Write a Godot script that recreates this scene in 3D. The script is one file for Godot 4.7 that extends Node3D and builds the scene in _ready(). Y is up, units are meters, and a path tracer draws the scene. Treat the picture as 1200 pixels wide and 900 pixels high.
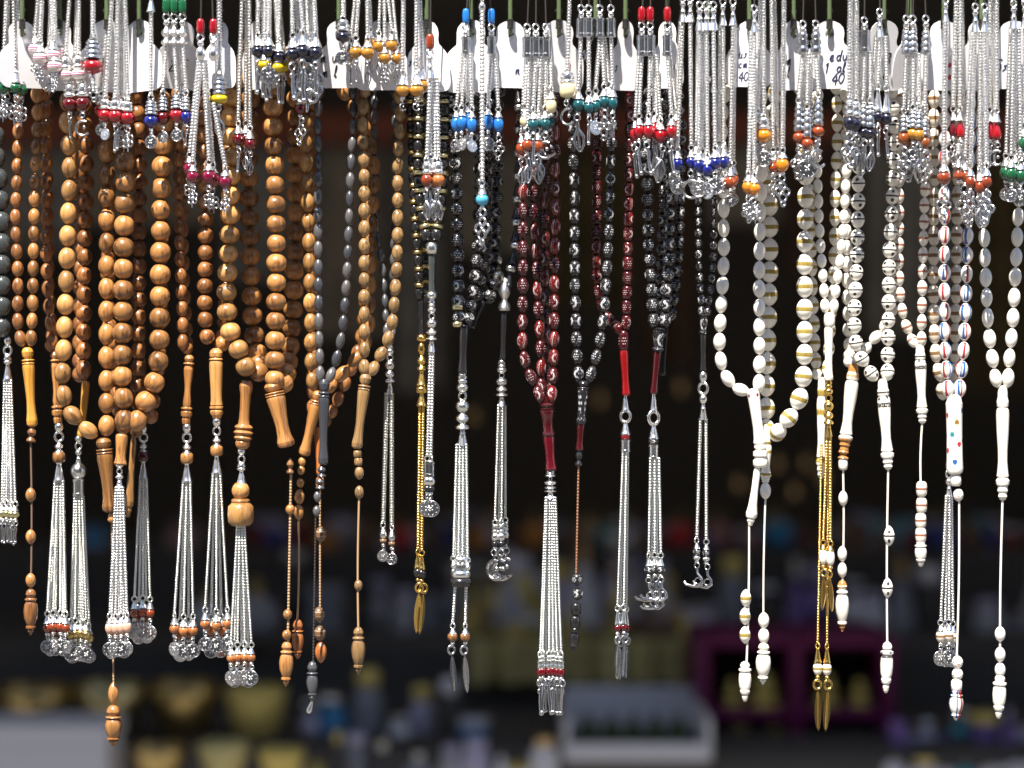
extends Node3D

const S := 0.0005        # metres in the plane of the beads for one unit of the layout drawing
const D := 1.3           # metres from the lens to the plane of the beads
const CY := 1.5          # eye height

var rng := RandomNumberGenerator.new()
var M := {}
var G := {}
var taken := {}
var hook_x := [26, 70, 125, 163, 212, 257, 303, 350, 397, 446, 500, 552, 598, 655, 698, 733, 782, 830, 878, 930, 972, 1036, 1066, 1106, 1150, 1188]

# ---------------------------------------------------------------- placing
func P(px: float, py: float, zc: float) -> Vector3:
	var z := zc * 0.01
	var k := (D - z) / D
	return Vector3((px - 600.0) * S * k, CY - (py - 450.0) * S * k, z)

func U(px: float, zc: float) -> float:
	return px * S * (D - zc * 0.01) / D

func numbered(called: String) -> String:
	if not taken.has(called):
		taken[called] = 0
		return called
	taken[called] += 1
	return "%s_%03d" % [called, taken[called]]

func thing(called: String, label: String, category: String, group: String, at: Vector3) -> Node3D:
	var o := Node3D.new()
	o.name = numbered(called)
	add_child(o)
	o.position = at
	o.set_meta("label", label)
	o.set_meta("category", category)
	if group != "":
		o.set_meta("group", group)
	return o

func origin_of(par: Node3D) -> Vector3:
	var at := Vector3.ZERO
	var n: Node = par
	while n != self:
		at += (n as Node3D).position
		n = n.get_parent()
	return at

func put(par: Node3D, called: String, mesh: Mesh, m: Material, basis: Basis, at: Vector3) -> MeshInstance3D:
	var o := MeshInstance3D.new()
	o.name = called
	o.mesh = mesh
	o.material_override = m
	par.add_child(o, true)
	o.transform = Transform3D(basis, at - origin_of(par))
	return o

func structure(called: String, mesh: Mesh, m: Material, at: Vector3) -> MeshInstance3D:
	var o := put(self, called, mesh, m, Basis(), at)
	o.set_meta("kind", "structure")
	return o

# basis whose y axis runs from b up to a, scaled to the length and to the width w
func along(a: Vector3, b: Vector3, w: float, spin := 0.0) -> Basis:
	var y := a - b
	var len_ := y.length()
	y = y / len_
	var x := y.cross(Vector3(0, 0, 1))
	if x.length() < 0.01:
		x = Vector3(1, 0, 0)
	x = x.normalized().rotated(y, spin)
	var z := x.cross(y)
	return Basis(x * w, y * len_, z * w)

# a turned piece of the layout width w between two points
func turned(par: Node3D, called: String, kind: String, m: Material, a: Vector3, b: Vector3, w: float, spin := -1.0) -> MeshInstance3D:
	if spin < 0.0:
		spin = rng.randf() * TAU
	return put(par, called, G[kind], m, along(a, b, w, spin), (a + b) * 0.5)

# ---------------------------------------------------------------- meshes
func lathe(p: Array, seg := 18) -> ArrayMesh:
	# p: [radius, height] from the top (0.5) to the bottom (-0.5)
	var v := PackedVector3Array(); var n := PackedVector3Array(); var uv := PackedVector2Array(); var ix := PackedInt32Array()
	var sn := []
	for i in p.size() - 1:
		var d := Vector2(p[i + 1][0] - p[i][0], p[i + 1][1] - p[i][1])
		sn.append(Vector2(-d.y, d.x).normalized())
	for i in p.size() - 1:
		var n0: Vector2 = sn[i]
		var n1: Vector2 = sn[i]
		if i > 0 and sn[i - 1].dot(sn[i]) > 0.45:
			n0 = (sn[i - 1] + sn[i]).normalized()
		if i < p.size() - 2 and sn[i + 1].dot(sn[i]) > 0.45:
			n1 = (sn[i + 1] + sn[i]).normalized()
		var first := v.size()
		for s in seg + 1:
			var a := TAU * s / seg
			var c := Vector3(cos(a), 0, sin(a))
			v.append(c * p[i][0] + Vector3(0, p[i][1], 0))
			v.append(c * p[i + 1][0] + Vector3(0, p[i + 1][1], 0))
			n.append(c * n0.x + Vector3(0, n0.y, 0))
			n.append(c * n1.x + Vector3(0, n1.y, 0))
			uv.append(Vector2(float(s) / seg, 0.5 - p[i][1]))
			uv.append(Vector2(float(s) / seg, 0.5 - p[i + 1][1]))
		for s in seg:
			var k := first + s * 2
			ix.append_array([k, k + 1, k + 2, k + 2, k + 1, k + 3])
	return commit(v, n, uv, ix)

func commit(v: PackedVector3Array, n: PackedVector3Array, uv: PackedVector2Array, ix: PackedInt32Array) -> ArrayMesh:
	var a := []
	a.resize(Mesh.ARRAY_MAX)
	a[Mesh.ARRAY_VERTEX] = v
	a[Mesh.ARRAY_NORMAL] = n
	a[Mesh.ARRAY_TEX_UV] = uv
	a[Mesh.ARRAY_INDEX] = ix
	var m := ArrayMesh.new()
	m.add_surface_from_arrays(Mesh.PRIMITIVE_TRIANGLES, a)
	return m

func egg(power: float, flat: float, steps := 12) -> Array:
	# a bead: round at power 0.5, more pointed above it; flat is the radius of the drilled end
	var p := [[0.0, 0.5], [flat, 0.5]]
	for i in range(1, steps):
		var t := float(i) / steps
		var y := cos(t * PI) * 0.5
		var r := 0.5 * pow(sin(t * PI), power * 2.0)
		p.append([maxf(r, flat), y])
	p.append([flat, -0.5])
	p.append([0.0, -0.5])
	return p

func torus(ro: float, rt: float, seg := 16, sides := 7, sy := 1.0, c := Vector2.ZERO) -> Array:
	# ring in the xy plane, returned as arrays to be joined
	var v := PackedVector3Array(); var n := PackedVector3Array(); var ix := PackedInt32Array()
	for s in seg:
		var a := TAU * s / seg
		for t in sides:
			var b := TAU * t / sides
			var r := ro + rt * cos(b)
			v.append(Vector3(c.x + cos(a) * r, c.y + sin(a) * r * sy, rt * sin(b)))
			n.append(Vector3(cos(a) * cos(b), sin(a) * cos(b), sin(b)))
	for s in seg:
		for t in sides:
			var i0 := s * sides + t
			var i1 := s * sides + (t + 1) % sides
			var j0 := ((s + 1) % seg) * sides + t
			var j1 := ((s + 1) % seg) * sides + (t + 1) % sides
			ix.append_array([i0, i1, j0, i1, j1, j0])
	return [v, n, ix]

func tube(pts: Array, r: float, sides := 6, r1 := -1.0) -> Array:
	var v := PackedVector3Array(); var n := PackedVector3Array(); var ix := PackedInt32Array()
	var ref := Vector3(0.13, 0.05, 1.0).normalized()
	for i in pts.size():
		var d: Vector3 = (pts[mini(i + 1, pts.size() - 1)] - pts[maxi(i - 1, 0)]).normalized()
		var x := d.cross(ref).normalized()
		var z := x.cross(d)
		var rr := r if r1 < 0.0 else lerpf(r, r1, float(i) / (pts.size() - 1))
		for t in sides:
			var b := TAU * t / sides
			var dir := x * cos(b) + z * sin(b)
			v.append(pts[i] + dir * rr)
			n.append(dir)
	for i in pts.size() - 1:
		for t in sides:
			var i0 := i * sides + t
			var i1 := i * sides + (t + 1) % sides
			ix.append_array([i0, i1, i0 + sides, i1, i1 + sides, i0 + sides])
	return [v, n, ix]

func join(list: Array) -> ArrayMesh:
	var v := PackedVector3Array(); var n := PackedVector3Array(); var ix := PackedInt32Array(); var uv := PackedVector2Array()
	for g in list:
		var base := v.size()
		v.append_array(g[0])
		n.append_array(g[1])
		for i in g[2]:
			ix.append(i + base)
	uv.resize(v.size())
	for i in v.size():
		uv[i] = Vector2(v[i].x, v[i].y)
	return commit(v, n, uv, ix)

func slab(poly: PackedVector2Array, t: float, tris: PackedInt32Array = PackedInt32Array()) -> Array:
	# an outline with thickness t, in the xy plane
	var v := PackedVector3Array(); var n := PackedVector3Array(); var ix := PackedInt32Array()
	if tris.is_empty():
		tris = Geometry2D.triangulate_polygon(poly)
	for side in [1.0, -1.0]:
		var base := v.size()
		for q in poly:
			v.append(Vector3(q.x, q.y, side * t * 0.5))
			n.append(Vector3(0, 0, side))
		for i in range(0, tris.size(), 3):
			var a := poly[tris[i]]; var b := poly[tris[i + 1]]; var c := poly[tris[i + 2]]
			var ccw := (b - a).cross(c - a) > 0.0
			if ccw == (side > 0.0):
				ix.append_array([base + tris[i], base + tris[i + 2], base + tris[i + 1]])
			else:
				ix.append_array([base + tris[i], base + tris[i + 1], base + tris[i + 2]])
	for i in poly.size():
		var a := poly[i]; var b := poly[(i + 1) % poly.size()]
		if a.distance_to(b) < 1e-7:
			continue
		var d := (b - a).normalized()
		var base := v.size()
		for q in [a, b]:
			v.append(Vector3(q.x, q.y, t * 0.5)); v.append(Vector3(q.x, q.y, -t * 0.5))
			n.append(Vector3(d.y, -d.x, 0)); n.append(Vector3(d.y, -d.x, 0))
		ix.append_array([base, base + 2, base + 1, base + 1, base + 2, base + 3])
	return [v, n, ix]

func ball(c: Vector3, r: float) -> Array:
	var v := PackedVector3Array(); var n := PackedVector3Array(); var ix := PackedInt32Array()
	for i in 7:
		for j in 10:
			var a := PI * i / 6.0; var b := TAU * j / 10.0
			var d := Vector3(sin(a) * cos(b), cos(a), sin(a) * sin(b))
			v.append(c + d * r); n.append(d)
	for i in 6:
		for j in 10:
			var k := i * 10 + j; var k2 := i * 10 + (j + 1) % 10
			ix.append_array([k, k + 10, k2, k2, k + 10, k2 + 10])
	return [v, n, ix]

func disc(c: Vector2, r: float, t: float, seg := 20) -> Array:
	var poly := PackedVector2Array()
	for i in seg:
		poly.append(c + Vector2(cos(TAU * i / seg), sin(TAU * i / seg)) * r)
	return slab(poly, t)

func chain_mesh(n: int, style: int) -> ArrayMesh:
	var key := "chain_%d_%d" % [style, n]
	if G.has(key):
		return G[key]
	var v := PackedVector3Array(); var nn := PackedVector3Array(); var ix := PackedInt32Array(); var uv := PackedVector2Array()
	var sides := 10
	var prof := [[0.24, 0.0], [0.37, 0.13], [0.46, 0.3], [0.5, 0.5], [0.46, 0.7], [0.37, 0.87]] if style == 0 else [[0.24, 0.0], [0.42, 0.2], [0.5, 0.5], [0.42, 0.8]]
	var rows := []
	for i in n:
		for q in prof:
			rows.append([q[0], 0.5 - (i + q[1]) / n])
	rows.append([0.33, -0.5])
	for i in rows.size():
		var a: Array = rows[maxi(i - 1, 0)]
		var b: Array = rows[mini(i + 1, rows.size() - 1)]
		var slope: float = -(b[0] - a[0]) / (b[1] - a[1])
		for s in sides:
			var t := TAU * s / sides
			v.append(Vector3(cos(t) * rows[i][0], rows[i][1], sin(t) * rows[i][0]))
			nn.append(Vector3(cos(t), slope, sin(t)).normalized())
			uv.append(Vector2(float(s) / sides, rows[i][1]))
	for i in rows.size() - 1:
		for s in sides:
			var k := i * sides + s; var k2 := i * sides + (s + 1) % sides
			ix.append_array([k, k + sides, k2, k2, k + sides, k2 + sides])
	G[key] = commit(v, nn, uv, ix)
	return G[key]

func box_mesh(s: Vector3) -> BoxMesh:
	var b := BoxMesh.new()
	b.size = s
	return b

# box with chamfered edges, centred
func soft_box(s: Vector3, c: float) -> ArrayMesh:
	var st := SurfaceTool.new()
	st.begin(Mesh.PRIMITIVE_TRIANGLES)
	var h := s * 0.5
	var rows := [[-h.y, c], [-h.y + c, 0.0], [h.y - c, 0.0], [h.y, c]]
	var ring := func(y: float, i: float) -> Array:
		var x := h.x - i; var z := h.z - i
		return [Vector3(x - c, y, z), Vector3(x, y, z - c), Vector3(x, y, -z + c), Vector3(x - c, y, -z), Vector3(-x + c, y, -z), Vector3(-x, y, -z + c), Vector3(-x, y, z - c), Vector3(-x + c, y, z)]
	var rs := []
	for r in rows:
		rs.append(ring.call(r[0], r[1]))
	for i in 3:
		for k in 8:
			var a: Vector3 = rs[i][k]; var b: Vector3 = rs[i][(k + 1) % 8]; var d: Vector3 = rs[i + 1][k]; var e: Vector3 = rs[i + 1][(k + 1) % 8]
			st.set_smooth_group(-1)
			for q in [a, d, b, b, d, e]:
				st.add_vertex(q)
	for k in range(1, 7):
		for q in [rs[3][0], rs[3][k + 1], rs[3][k]]:
			st.add_vertex(q)
		for q in [rs[0][0], rs[0][k], rs[0][k + 1]]:
			st.add_vertex(q)
	st.generate_normals()
	return st.commit()

func build_meshes() -> void:
	G.round = lathe(egg(0.5, 0.07), 22)
	G.oval = lathe(egg(0.56, 0.09), 20)
	G.almond = lathe(egg(0.72, 0.07), 20)
	G.barrel = lathe([[0, .5], [.2, .5], [.36, .46], [.46, .34], [.5, .12], [.5, -.12], [.46, -.34], [.36, -.46], [.2, -.5], [0, -.5]], 18)
	G.faceted = lathe([[0, .5], [.16, .5], [.34, .38], [.5, .12], [.5, -.12], [.34, -.38], [.16, -.5], [0, -.5]], 10)
	G.disc = lathe([[0, .5], [.34, .5], [.48, .34], [.5, 0], [.48, -.34], [.34, -.5], [0, -.5]], 18)
	G.ball = lathe(egg(0.5, 0.04, 9), 14)
	G.drop = lathe([[0, .5], [.1, .5], [.2, .3], [.36, .05], [.48, -.2], [.48, -.34], [.34, -.46], [0, -.5]], 16)
	G.bell = lathe([[0, .5], [.16, .5], [.26, .44], [.2, .36], [.22, .28], [.3, .1], [.38, -.15], [.46, -.36], [.5, -.4], [.5, -.5], [.3, -.5], [0, -.4]], 18)
	G.cone = lathe([[0, .5], [.2, .5], [.22, .3], [.3, .2], [.25, .12], [.34, -.1], [.44, -.45], [.46, -.5], [0, -.5]], 16)
	G.collar = lathe([[0, .5], [.3, .5], [.42, .42], [.42, .3], [.34, .26], [.34, .2], [.5, .14], [.5, -.02], [.4, -.06], [.4, -.14], [.5, -.2], [.5, -.4], [.38, -.5], [0, -.5]], 16)
	G.cylinder = lathe([[0, .5], [.3, .5], [.5, .42], [.5, .3], [.46, .28], [.46, -.3], [.5, -.32], [.5, -.46], [.4, -.5], [0, -.5]], 16)
	G.ridged = lathe([[0, .5], [.2, .5], [.3, .44], [.26, .38], [.4, .32], [.42, .24], [.33, .2], [.45, .12], [.46, .02], [.36, -.02], [.48, -.1], [.5, -.22], [.4, -.26], [.5, -.34], [.5, -.44], [.3, -.5], [0, -.5]], 18)
	G.vase = lathe([[0, .5], [.14, .5], [.2, .4], [.42, .22], [.48, .08], [.36, -.06], [.22, -.14], [.24, -.2], [.44, -.32], [.5, -.42], [.44, -.5], [0, -.5]], 16)
	# leader beads
	G.head_bead_ringed = lathe([[0, .5], [.2, .5], [.4, .48], [.48, .44], [.44, .39], [.3, .36], [.3, .35], [.5, .345], [.52, .335], [.5, .325], [.34, .32], [.34, .312], [.5, .305], [.52, .295], [.46, .285], [.5, .26], [.5, .22], [.45, .12], [.38, -.04], [.34, -.18], [.37, -.32], [.46, -.42], [.44, -.47], [.26, -.5], [0, -.5]], 22)
	G.head_stacked = lathe([[0, .5], [.3, .5], [.36, .47], [.42, .42], [.4, .36], [.33, .3], [.31, .1], [.32, -.06], [.36, -.14], [.5, -.16], [.58, -.185], [.5, -.21], [.42, -.215], [.52, -.235], [.62, -.262], [.54, -.29], [.44, -.295], [.5, -.315], [.58, -.34], [.48, -.37], [.4, -.375], [.46, -.4], [.44, -.45], [.3, -.5], [0, -.5]], 22)
	G.head_baluster = lathe([[0, .5], [.2, .5], [.34, .48], [.42, .45], [.36, .41], [.26, .395], [.46, .385], [.48, .37], [.3, .36], [.36, .34], [.42, .29], [.38, .2], [.28, .06], [.27, -.04], [.36, -.18], [.34, -.24], [.3, -.25], [.48, -.26], [.5, -.28], [.34, -.295], [.36, -.31], [.5, -.325], [.48, -.38], [.34, -.4], [.38, -.44], [.34, -.5], [0, -.5]], 22)
	G.head_column = lathe([[0, .5], [.2, .5], [.4, .47], [.48, .43], [.46, .38], [.34, .37], [.48, .35], [.5, .335], [.4, .325], [.48, .3], [.5, .24], [.47, .1], [.42, -.1], [.41, -.24], [.46, -.31], [.36, -.325], [.5, -.335], [.5, -.36], [.36, -.37], [.48, -.4], [.46, -.44], [.36, -.46], [.32, -.5], [0, -.5]], 22)
	G.head_white = lathe([[0, .5], [.16, .5], [.32, .48], [.38, .44], [.38, .4], [.46, .36], [.44, .32], [.36, .31], [.46, .29], [.5, .25], [.46, .1], [.37, -.06], [.35, -.16], [.42, -.26], [.46, -.29], [.38, -.305], [.52, -.33], [.5, -.36], [.36, -.38], [.4, -.42], [.3, -.44], [.34, -.47], [.2, -.5], [0, -.5]], 22)
	G.head_plain = lathe([[0, .5], [.3, .49], [.44, .46], [.48, .4], [.44, .2], [.4, 0], [.38, -.2], [.44, -.38], [.5, -.44], [.46, -.49], [.2, -.5], [0, -.5]], 20)
	G.head_flared = lathe([[0, .5], [.22, .49], [.3, .4], [.3, .1], [.38, -.16], [.5, -.3], [.46, -.36], [.3, -.38], [.34, -.42], [.22, -.46], [.18, -.5], [0, -.5]], 20)
	G.head_block = lathe([[0, .5], [.3, .49], [.42, .46], [.46, .4], [.5, .39], [.48, .3], [.46, 0], [.47, -.3], [.5, -.42], [.46, -.47], [.3, -.5], [0, -.5]], 22)
	# end pieces of the tails
	G.finial = lathe([[0, .5], [.12, .5], [.26, .47], [.4, .39], [.42, .33], [.3, .25], [.26, .235], [.46, .22], [.48, .2], [.3, .18], [.42, .13], [.5, .02], [.48, -.1], [.36, -.24], [.28, -.29], [.38, -.3], [.38, -.33], [.24, -.35], [.3, -.38], [.22, -.44], [.14, -.46], [.12, -.5], [0, -.5]], 20)
	G.finial_oval = lathe([[0, .5], [.14, .5], [.3, .45], [.36, .38], [.26, .31], [.4, .29], [.42, .26], [.3, .24], [.44, .16], [.5, .03], [.46, -.12], [.32, -.26], [.24, -.29], [.34, -.31], [.34, -.35], [.2, -.37], [.22, -.42], [.1, -.46], [.08, -.5], [0, -.5]], 20)
	G.finial_white = lathe([[0, .5], [.12, .5], [.3, .46], [.38, .4], [.34, .33], [.5, .31], [.5, .27], [.36, .25], [.46, .19], [.5, .05], [.46, -.12], [.36, -.2], [.4, -.24], [.36, -.3], [.22, -.33], [.26, -.38], [.2, -.45], [.1, -.5], [0, -.5]], 20)
	G.ring = join([torus(0.38, 0.12, 18, 8)])
	# charms, one unit high, hanging from y 0.5
	var top := torus(0.1, 0.028, 12, 6, 1.0, Vector2(0, 0.4))
	var coin := [top, disc(Vector2(0, -0.12), 0.36, 0.06, 24), torus(0.35, 0.035, 24, 6, 1.0, Vector2(0, -0.12)), torus(0.22, 0.02, 18, 5, 1.0, Vector2(0, -0.12)), torus(0.06, 0.03, 10, 5, 1.2, Vector2(0, 0.28))]
	for i in 9:
		coin.append(ball(Vector3(cos(i * TAU / 9) * 0.28, -0.12 + sin(i * TAU / 9) * 0.28, 0.03), 0.03))
	for q in [Vector2(-.08, -.06), Vector2(.07, -.02), Vector2(.05, -.18), Vector2(-.06, -.2), Vector2(0, -.1)]:
		coin.append(ball(Vector3(q.x, q.y, 0.03), 0.055))
	G.coin = join(coin)
	G.clover = join([top, torus(0.11, 0.04, 14, 6, 1.0, Vector2(-0.12, 0.06)), torus(0.11, 0.04, 14, 6, 1.0, Vector2(0.12, 0.06)), torus(0.11, 0.04, 14, 6, 1.0, Vector2(-0.12, -0.18)), torus(0.11, 0.04, 14, 6, 1.0, Vector2(0.12, -0.18)), torus(0.05, 0.03, 10, 5, 1.0, Vector2(0, 0.25)), ball(Vector3(0, -0.06, 0), 0.07), tube([Vector3(0, -.28, 0), Vector3(0, -.5, 0)], 0.045, 6, 0.02)])
	var blade := PackedVector2Array([Vector2(0, .28), Vector2(.035, .22), Vector2(.065, 0.0), Vector2(.062, -.22), Vector2(.03, -.44), Vector2(0, -.5), Vector2(-.035, -.42), Vector2(-.064, -.2), Vector2(-.06, .02), Vector2(-.03, .22)])
	G.blade = join([torus(0.07, 0.025, 12, 6, 1.2, Vector2(0, 0.38)), slab(blade, 0.05), tube([Vector3(0, .24, .02), Vector3(0, -.45, .02)], 0.022, 5)])
	G.bar = join([torus(0.08, 0.03, 12, 6, 1.2, Vector2(0, 0.4)), tube([Vector3(0, .32, 0), Vector3(.02, .2, 0), Vector3(0, -.1, 0), Vector3(.02, -.46, 0)], 0.05, 7, 0.06), ball(Vector3(.02, -.44, 0), 0.075), torus(0.06, 0.03, 10, 5, 1.0, Vector2(0, 0.16))])
	var cres := []
	for i in 17:
		var a := deg_to_rad(60.0 + i * 300.0 / 16.0 * 0.86)
		cres.append(Vector3(cos(a) * 0.3, -0.14 + sin(a) * 0.3, 0))
	G.crescent = join([top, tube(cres, 0.055, 7), ball(Vector3(0.06, -0.1, 0), 0.08), tube([Vector3(0, .3, 0), Vector3(0, .15, 0)], 0.04)])
	var fil := [top]
	for q in [[0.0, 0.16, .1], [-.13, -.02, .11], [.13, -.02, .11], [0.0, -.2, .12], [0.0, -.4, .07]]:
		fil.append(torus(q[2], 0.038, 14, 6, 1.0, Vector2(q[0], q[1])))
	fil.append(ball(Vector3(0, -.04, 0), .06))
	G.filigree = join(fil)
	G.tulip = join([torus(0.08, 0.03, 12, 6, 1.0, Vector2(0, 0.41)), tube([Vector3(0, .33, 0), Vector3(0, .1, 0)], .05, 7), tube([Vector3(0, .1, 0), Vector3(-.13, -.1, .02), Vector3(-.12, -.3, 0), Vector3(-.02, -.5, 0)], .055, 7, .03), tube([Vector3(0, .1, 0), Vector3(.13, -.1, .02), Vector3(.12, -.3, 0), Vector3(.02, -.5, 0)], .055, 7, .03), tube([Vector3(0, .1, 0), Vector3(0, -.4, .02)], .05, 7, .03)])
	G.hook_shape = join([top, tube([Vector3(0, .3, 0), Vector3(.04, .1, 0), Vector3(.2, -.05, .02), Vector3(.24, -.22, 0), Vector3(.08, -.36, 0), Vector3(-.14, -.36, 0), Vector3(-.42, -.3, .02), Vector3(-.5, -.2, 0)], .055, 7), torus(.13, .03, 14, 6, .9, Vector2(.06, -.16))])

# ---------------------------------------------------------------- materials
func mat(key: String, r: float, g: float, b: float, rough: float, metal := 0.0, coat := 0.0) -> StandardMaterial3D:
	var m := StandardMaterial3D.new()
	m.resource_name = key
	m.albedo_color = Color(r, g, b).linear_to_srgb()
	m.roughness = rough
	m.metallic = metal
	if coat > 0.0:
		m.clearcoat_enabled = true
		m.clearcoat = coat
		m.clearcoat_roughness = 0.12
	M[key] = m
	return m

func tex(im: Image) -> ImageTexture:
	return ImageTexture.create_from_image(im)

func wood_image(seed_: int, light: Color, dark: Color, heart: float, lines: float) -> Image:
	var nz := FastNoiseLite.new()
	nz.seed = seed_
	nz.noise_type = FastNoiseLite.TYPE_SIMPLEX
	nz.frequency = 1.0
	var w := 96; var h := 64
	var im := Image.create(w, h, false, Image.FORMAT_RGB8)
	for y in h:
		for x in w:
			var a := TAU * x / w
			var cx := cos(a); var cz := sin(a); var v := float(y) / h
			var warp := nz.get_noise_3d(cx * 0.7, v * 0.5 + 4.0, cz * 0.7)
			var streak := nz.get_noise_3d(cx * lines + warp * 3.0, v * 0.9, cz * lines) * 0.5 + 0.5
			var fine := nz.get_noise_3d(cx * 13.0, v * 2.0 + 9.0, cz * 13.0) * 0.5 + 0.5
			var ring := 0.5 + 0.5 * sin((cx * 1.3 + warp * 1.4) * lines * 2.4)
			var t := clampf(0.5 * streak + 0.3 * ring + 0.25 * fine - 0.12, 0.0, 1.0)
			t = smoothstep(0.25, 0.85, t)
			var hp := nz.get_noise_3d(cx * 0.8 + 20.0, v * 0.8, cz * 0.8) * 0.5 + 0.5
			t = clampf(t + smoothstep(1.0 - heart, 1.1 - heart, hp) * 0.75, 0.0, 1.0)
			im.set_pixel(x, y, light.lerp(dark, t).linear_to_srgb())
	return im

func wood(key: String, seed_: int, light: Color, dark: Color, heart: float, lines: float, variants := 3, rough := 0.34) -> void:
	for i in variants:
		var m := mat("%s_%d" % [key, i], 1, 1, 1, rough, 0.0, 0.55)
		m.clearcoat_roughness = 0.14
		var tint: float = [1.0, 0.76, 1.12, 0.6][i % 4]
		m.albedo_texture = tex(wood_image(seed_ + i * 7, light * tint, dark * tint, heart * (0.6 + 0.4 * i), lines))
	M[key] = M[key + "_0"]

func inlay(key: String, base: Color, mark: Color, seed_: int, style: int, fine := 1.0) -> void:
	var w := 128; var h := 64
	var col := Image.create(w, h, false, Image.FORMAT_RGB8)
	var met := Image.create(w, h, false, Image.FORMAT_RGB8)
	var r := RandomNumberGenerator.new()
	r.seed = seed_
	col.fill(base.linear_to_srgb())
	met.fill(Color.BLACK)
	var mk := mark.linear_to_srgb()
	var dot := func(cx: float, cy: float, rad: float) -> void:
		rad *= fine
		for y in range(int(cy - rad) - 1, int(cy + rad) + 2):
			for x in range(int(cx - rad * 1.2) - 1, int(cx + rad * 1.2) + 2):
				if y < 0 or y >= h:
					continue
				if Vector2((x - cx) / 1.15, y - cy).length() <= rad:
					col.set_pixel(posmod(x, w), y, mk)
					met.set_pixel(posmod(x, w), y, Color(.45, .45, .45))
	var line := func(a: Vector2, b: Vector2, rad: float) -> void:
		var n := int(a.distance_to(b)) + 1
		for i in n + 1:
			var q := a.lerp(b, float(i) / n)
			dot.call(q.x, q.y, rad)
	for k in 4:
		var cx := 16.0 + k * 32.0 + r.randf_range(-2, 2)
		if style == 0 and k % 2 == 0 or style == 2:
			for j in 6:
				dot.call(cx + cos(TAU * j / 6) * 8.0, 32 + sin(TAU * j / 6) * 10.0, 3.0)
			dot.call(cx, 32, 3.2)
		elif style == 1 and k % 2 == 0:
			line.call(Vector2(cx - 2, 8), Vector2(cx + 3, 56), 1.5)
			line.call(Vector2(cx + 5, 10), Vector2(cx + 8, 54), 0.9)
			for j in 4:
				dot.call(cx - 9, 18 + j * 9, 1.6)
		else:
			var side := 1.0 if (k + style) % 2 == 0 else -1.0
			for j in 14:
				var an := -1.3 + j * .2
				dot.call(cx + side * (cos(an) * 11 - 6), 32 + sin(an) * 15, 1.2 + 3.0 * cos(an * 1.15))
			line.call(Vector2(cx - side * 9, 16), Vector2(cx - side * 3, 26), 1.6)
			line.call(Vector2(cx - side * 9, 48), Vector2(cx - side * 3, 40), 1.6)
			dot.call(cx - 11, 32, 1.8)
			dot.call(cx + 11, 32, 1.8)
	for k in 34:
		dot.call(r.randf() * w, r.randf_range(8, 56), r.randf_range(.7, 1.5))
	if style != 1:
		for k in 16:
			dot.call(k * 8.0, 9.0 + (k % 2) * 2.0, 1.1)
			dot.call(k * 8.0 + 4.0, 54.0 + (k % 2) * 2.0, 1.1)
	var m := mat(key, 1, 1, 1, 0.24, 1.0, 0.3)
	m.albedo_texture = tex(col)
	m.metallic_texture = tex(met)

func banded(key: String, base: Color, bands: Array, dots: Array, stripes: Array, seed_: int, round_ := 2.1) -> void:
	# bands: [v0, v1, colour]; dots: [u, v, radius, colour]; stripes: [u, halfwidth, colour]
	var w := 128; var h := 64
	var im := Image.create(w, h, false, Image.FORMAT_RGB8)
	var nz := FastNoiseLite.new()
	nz.seed = seed_
	nz.frequency = 1.0
	for y in h:
		for x in w:
			var a := TAU * x / w
			var v := (y + 0.5) / h
			var u := (x + 0.5) / w
			var f := nz.get_noise_3d(cos(a) * 1.6, v * 1.2, sin(a) * 1.6) * 0.09 + nz.get_noise_3d(cos(a) * 7.0, v * 2.0, sin(a) * 7.0) * 0.05
			var c := base * (1.0 + f - 0.01)
			var wob := nz.get_noise_2d(cos(a) * 4.0 + 30.0, sin(a) * 4.0) * 0.012
			for b in bands:
				if v > b[0] + wob and v < b[1] + wob:
					c = b[2] * (1.0 + f * 3.0)
			for s in stripes:
				var du := absf(fposmod(u - s[0] + 0.5, 1.0) - 0.5)
				var hw: float = s[1] / maxf(0.35, sin(v * PI))
				if du < hw and v > 0.08 and v < 0.92:
					c = s[2]
			for d in dots:
				var du2 := fposmod(u - d[0] + 0.5, 1.0) - 0.5
				if Vector2(du2 * round_, v - d[1]).length() < d[2]:
					c = d[3]
			c.a = 1.0
			im.set_pixel(x, y, c.linear_to_srgb())
	var m := mat(key, 1, 1, 1, 0.3, 0.0, 0.35)
	m.albedo_texture = tex(im)

func grain(m: StandardMaterial3D, freq: float, depth: float, scale_: float) -> void:
	var nz := FastNoiseLite.new()
	nz.frequency = freq
	nz.fractal_octaves = 4
	nz.seed = 5
	var t := NoiseTexture2D.new()
	t.width = 256; t.height = 256
	t.seamless = true
	t.noise = nz
	var gr := Gradient.new()
	gr.set_color(0, Color(1.0 - depth, 1.0 - depth, 1.0 - depth))
	gr.set_color(1, Color.WHITE)
	t.color_ramp = gr
	m.albedo_texture = t
	m.uv1_triplanar = true
	m.uv1_world_triplanar = true
	m.uv1_scale = Vector3.ONE * scale_

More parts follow.
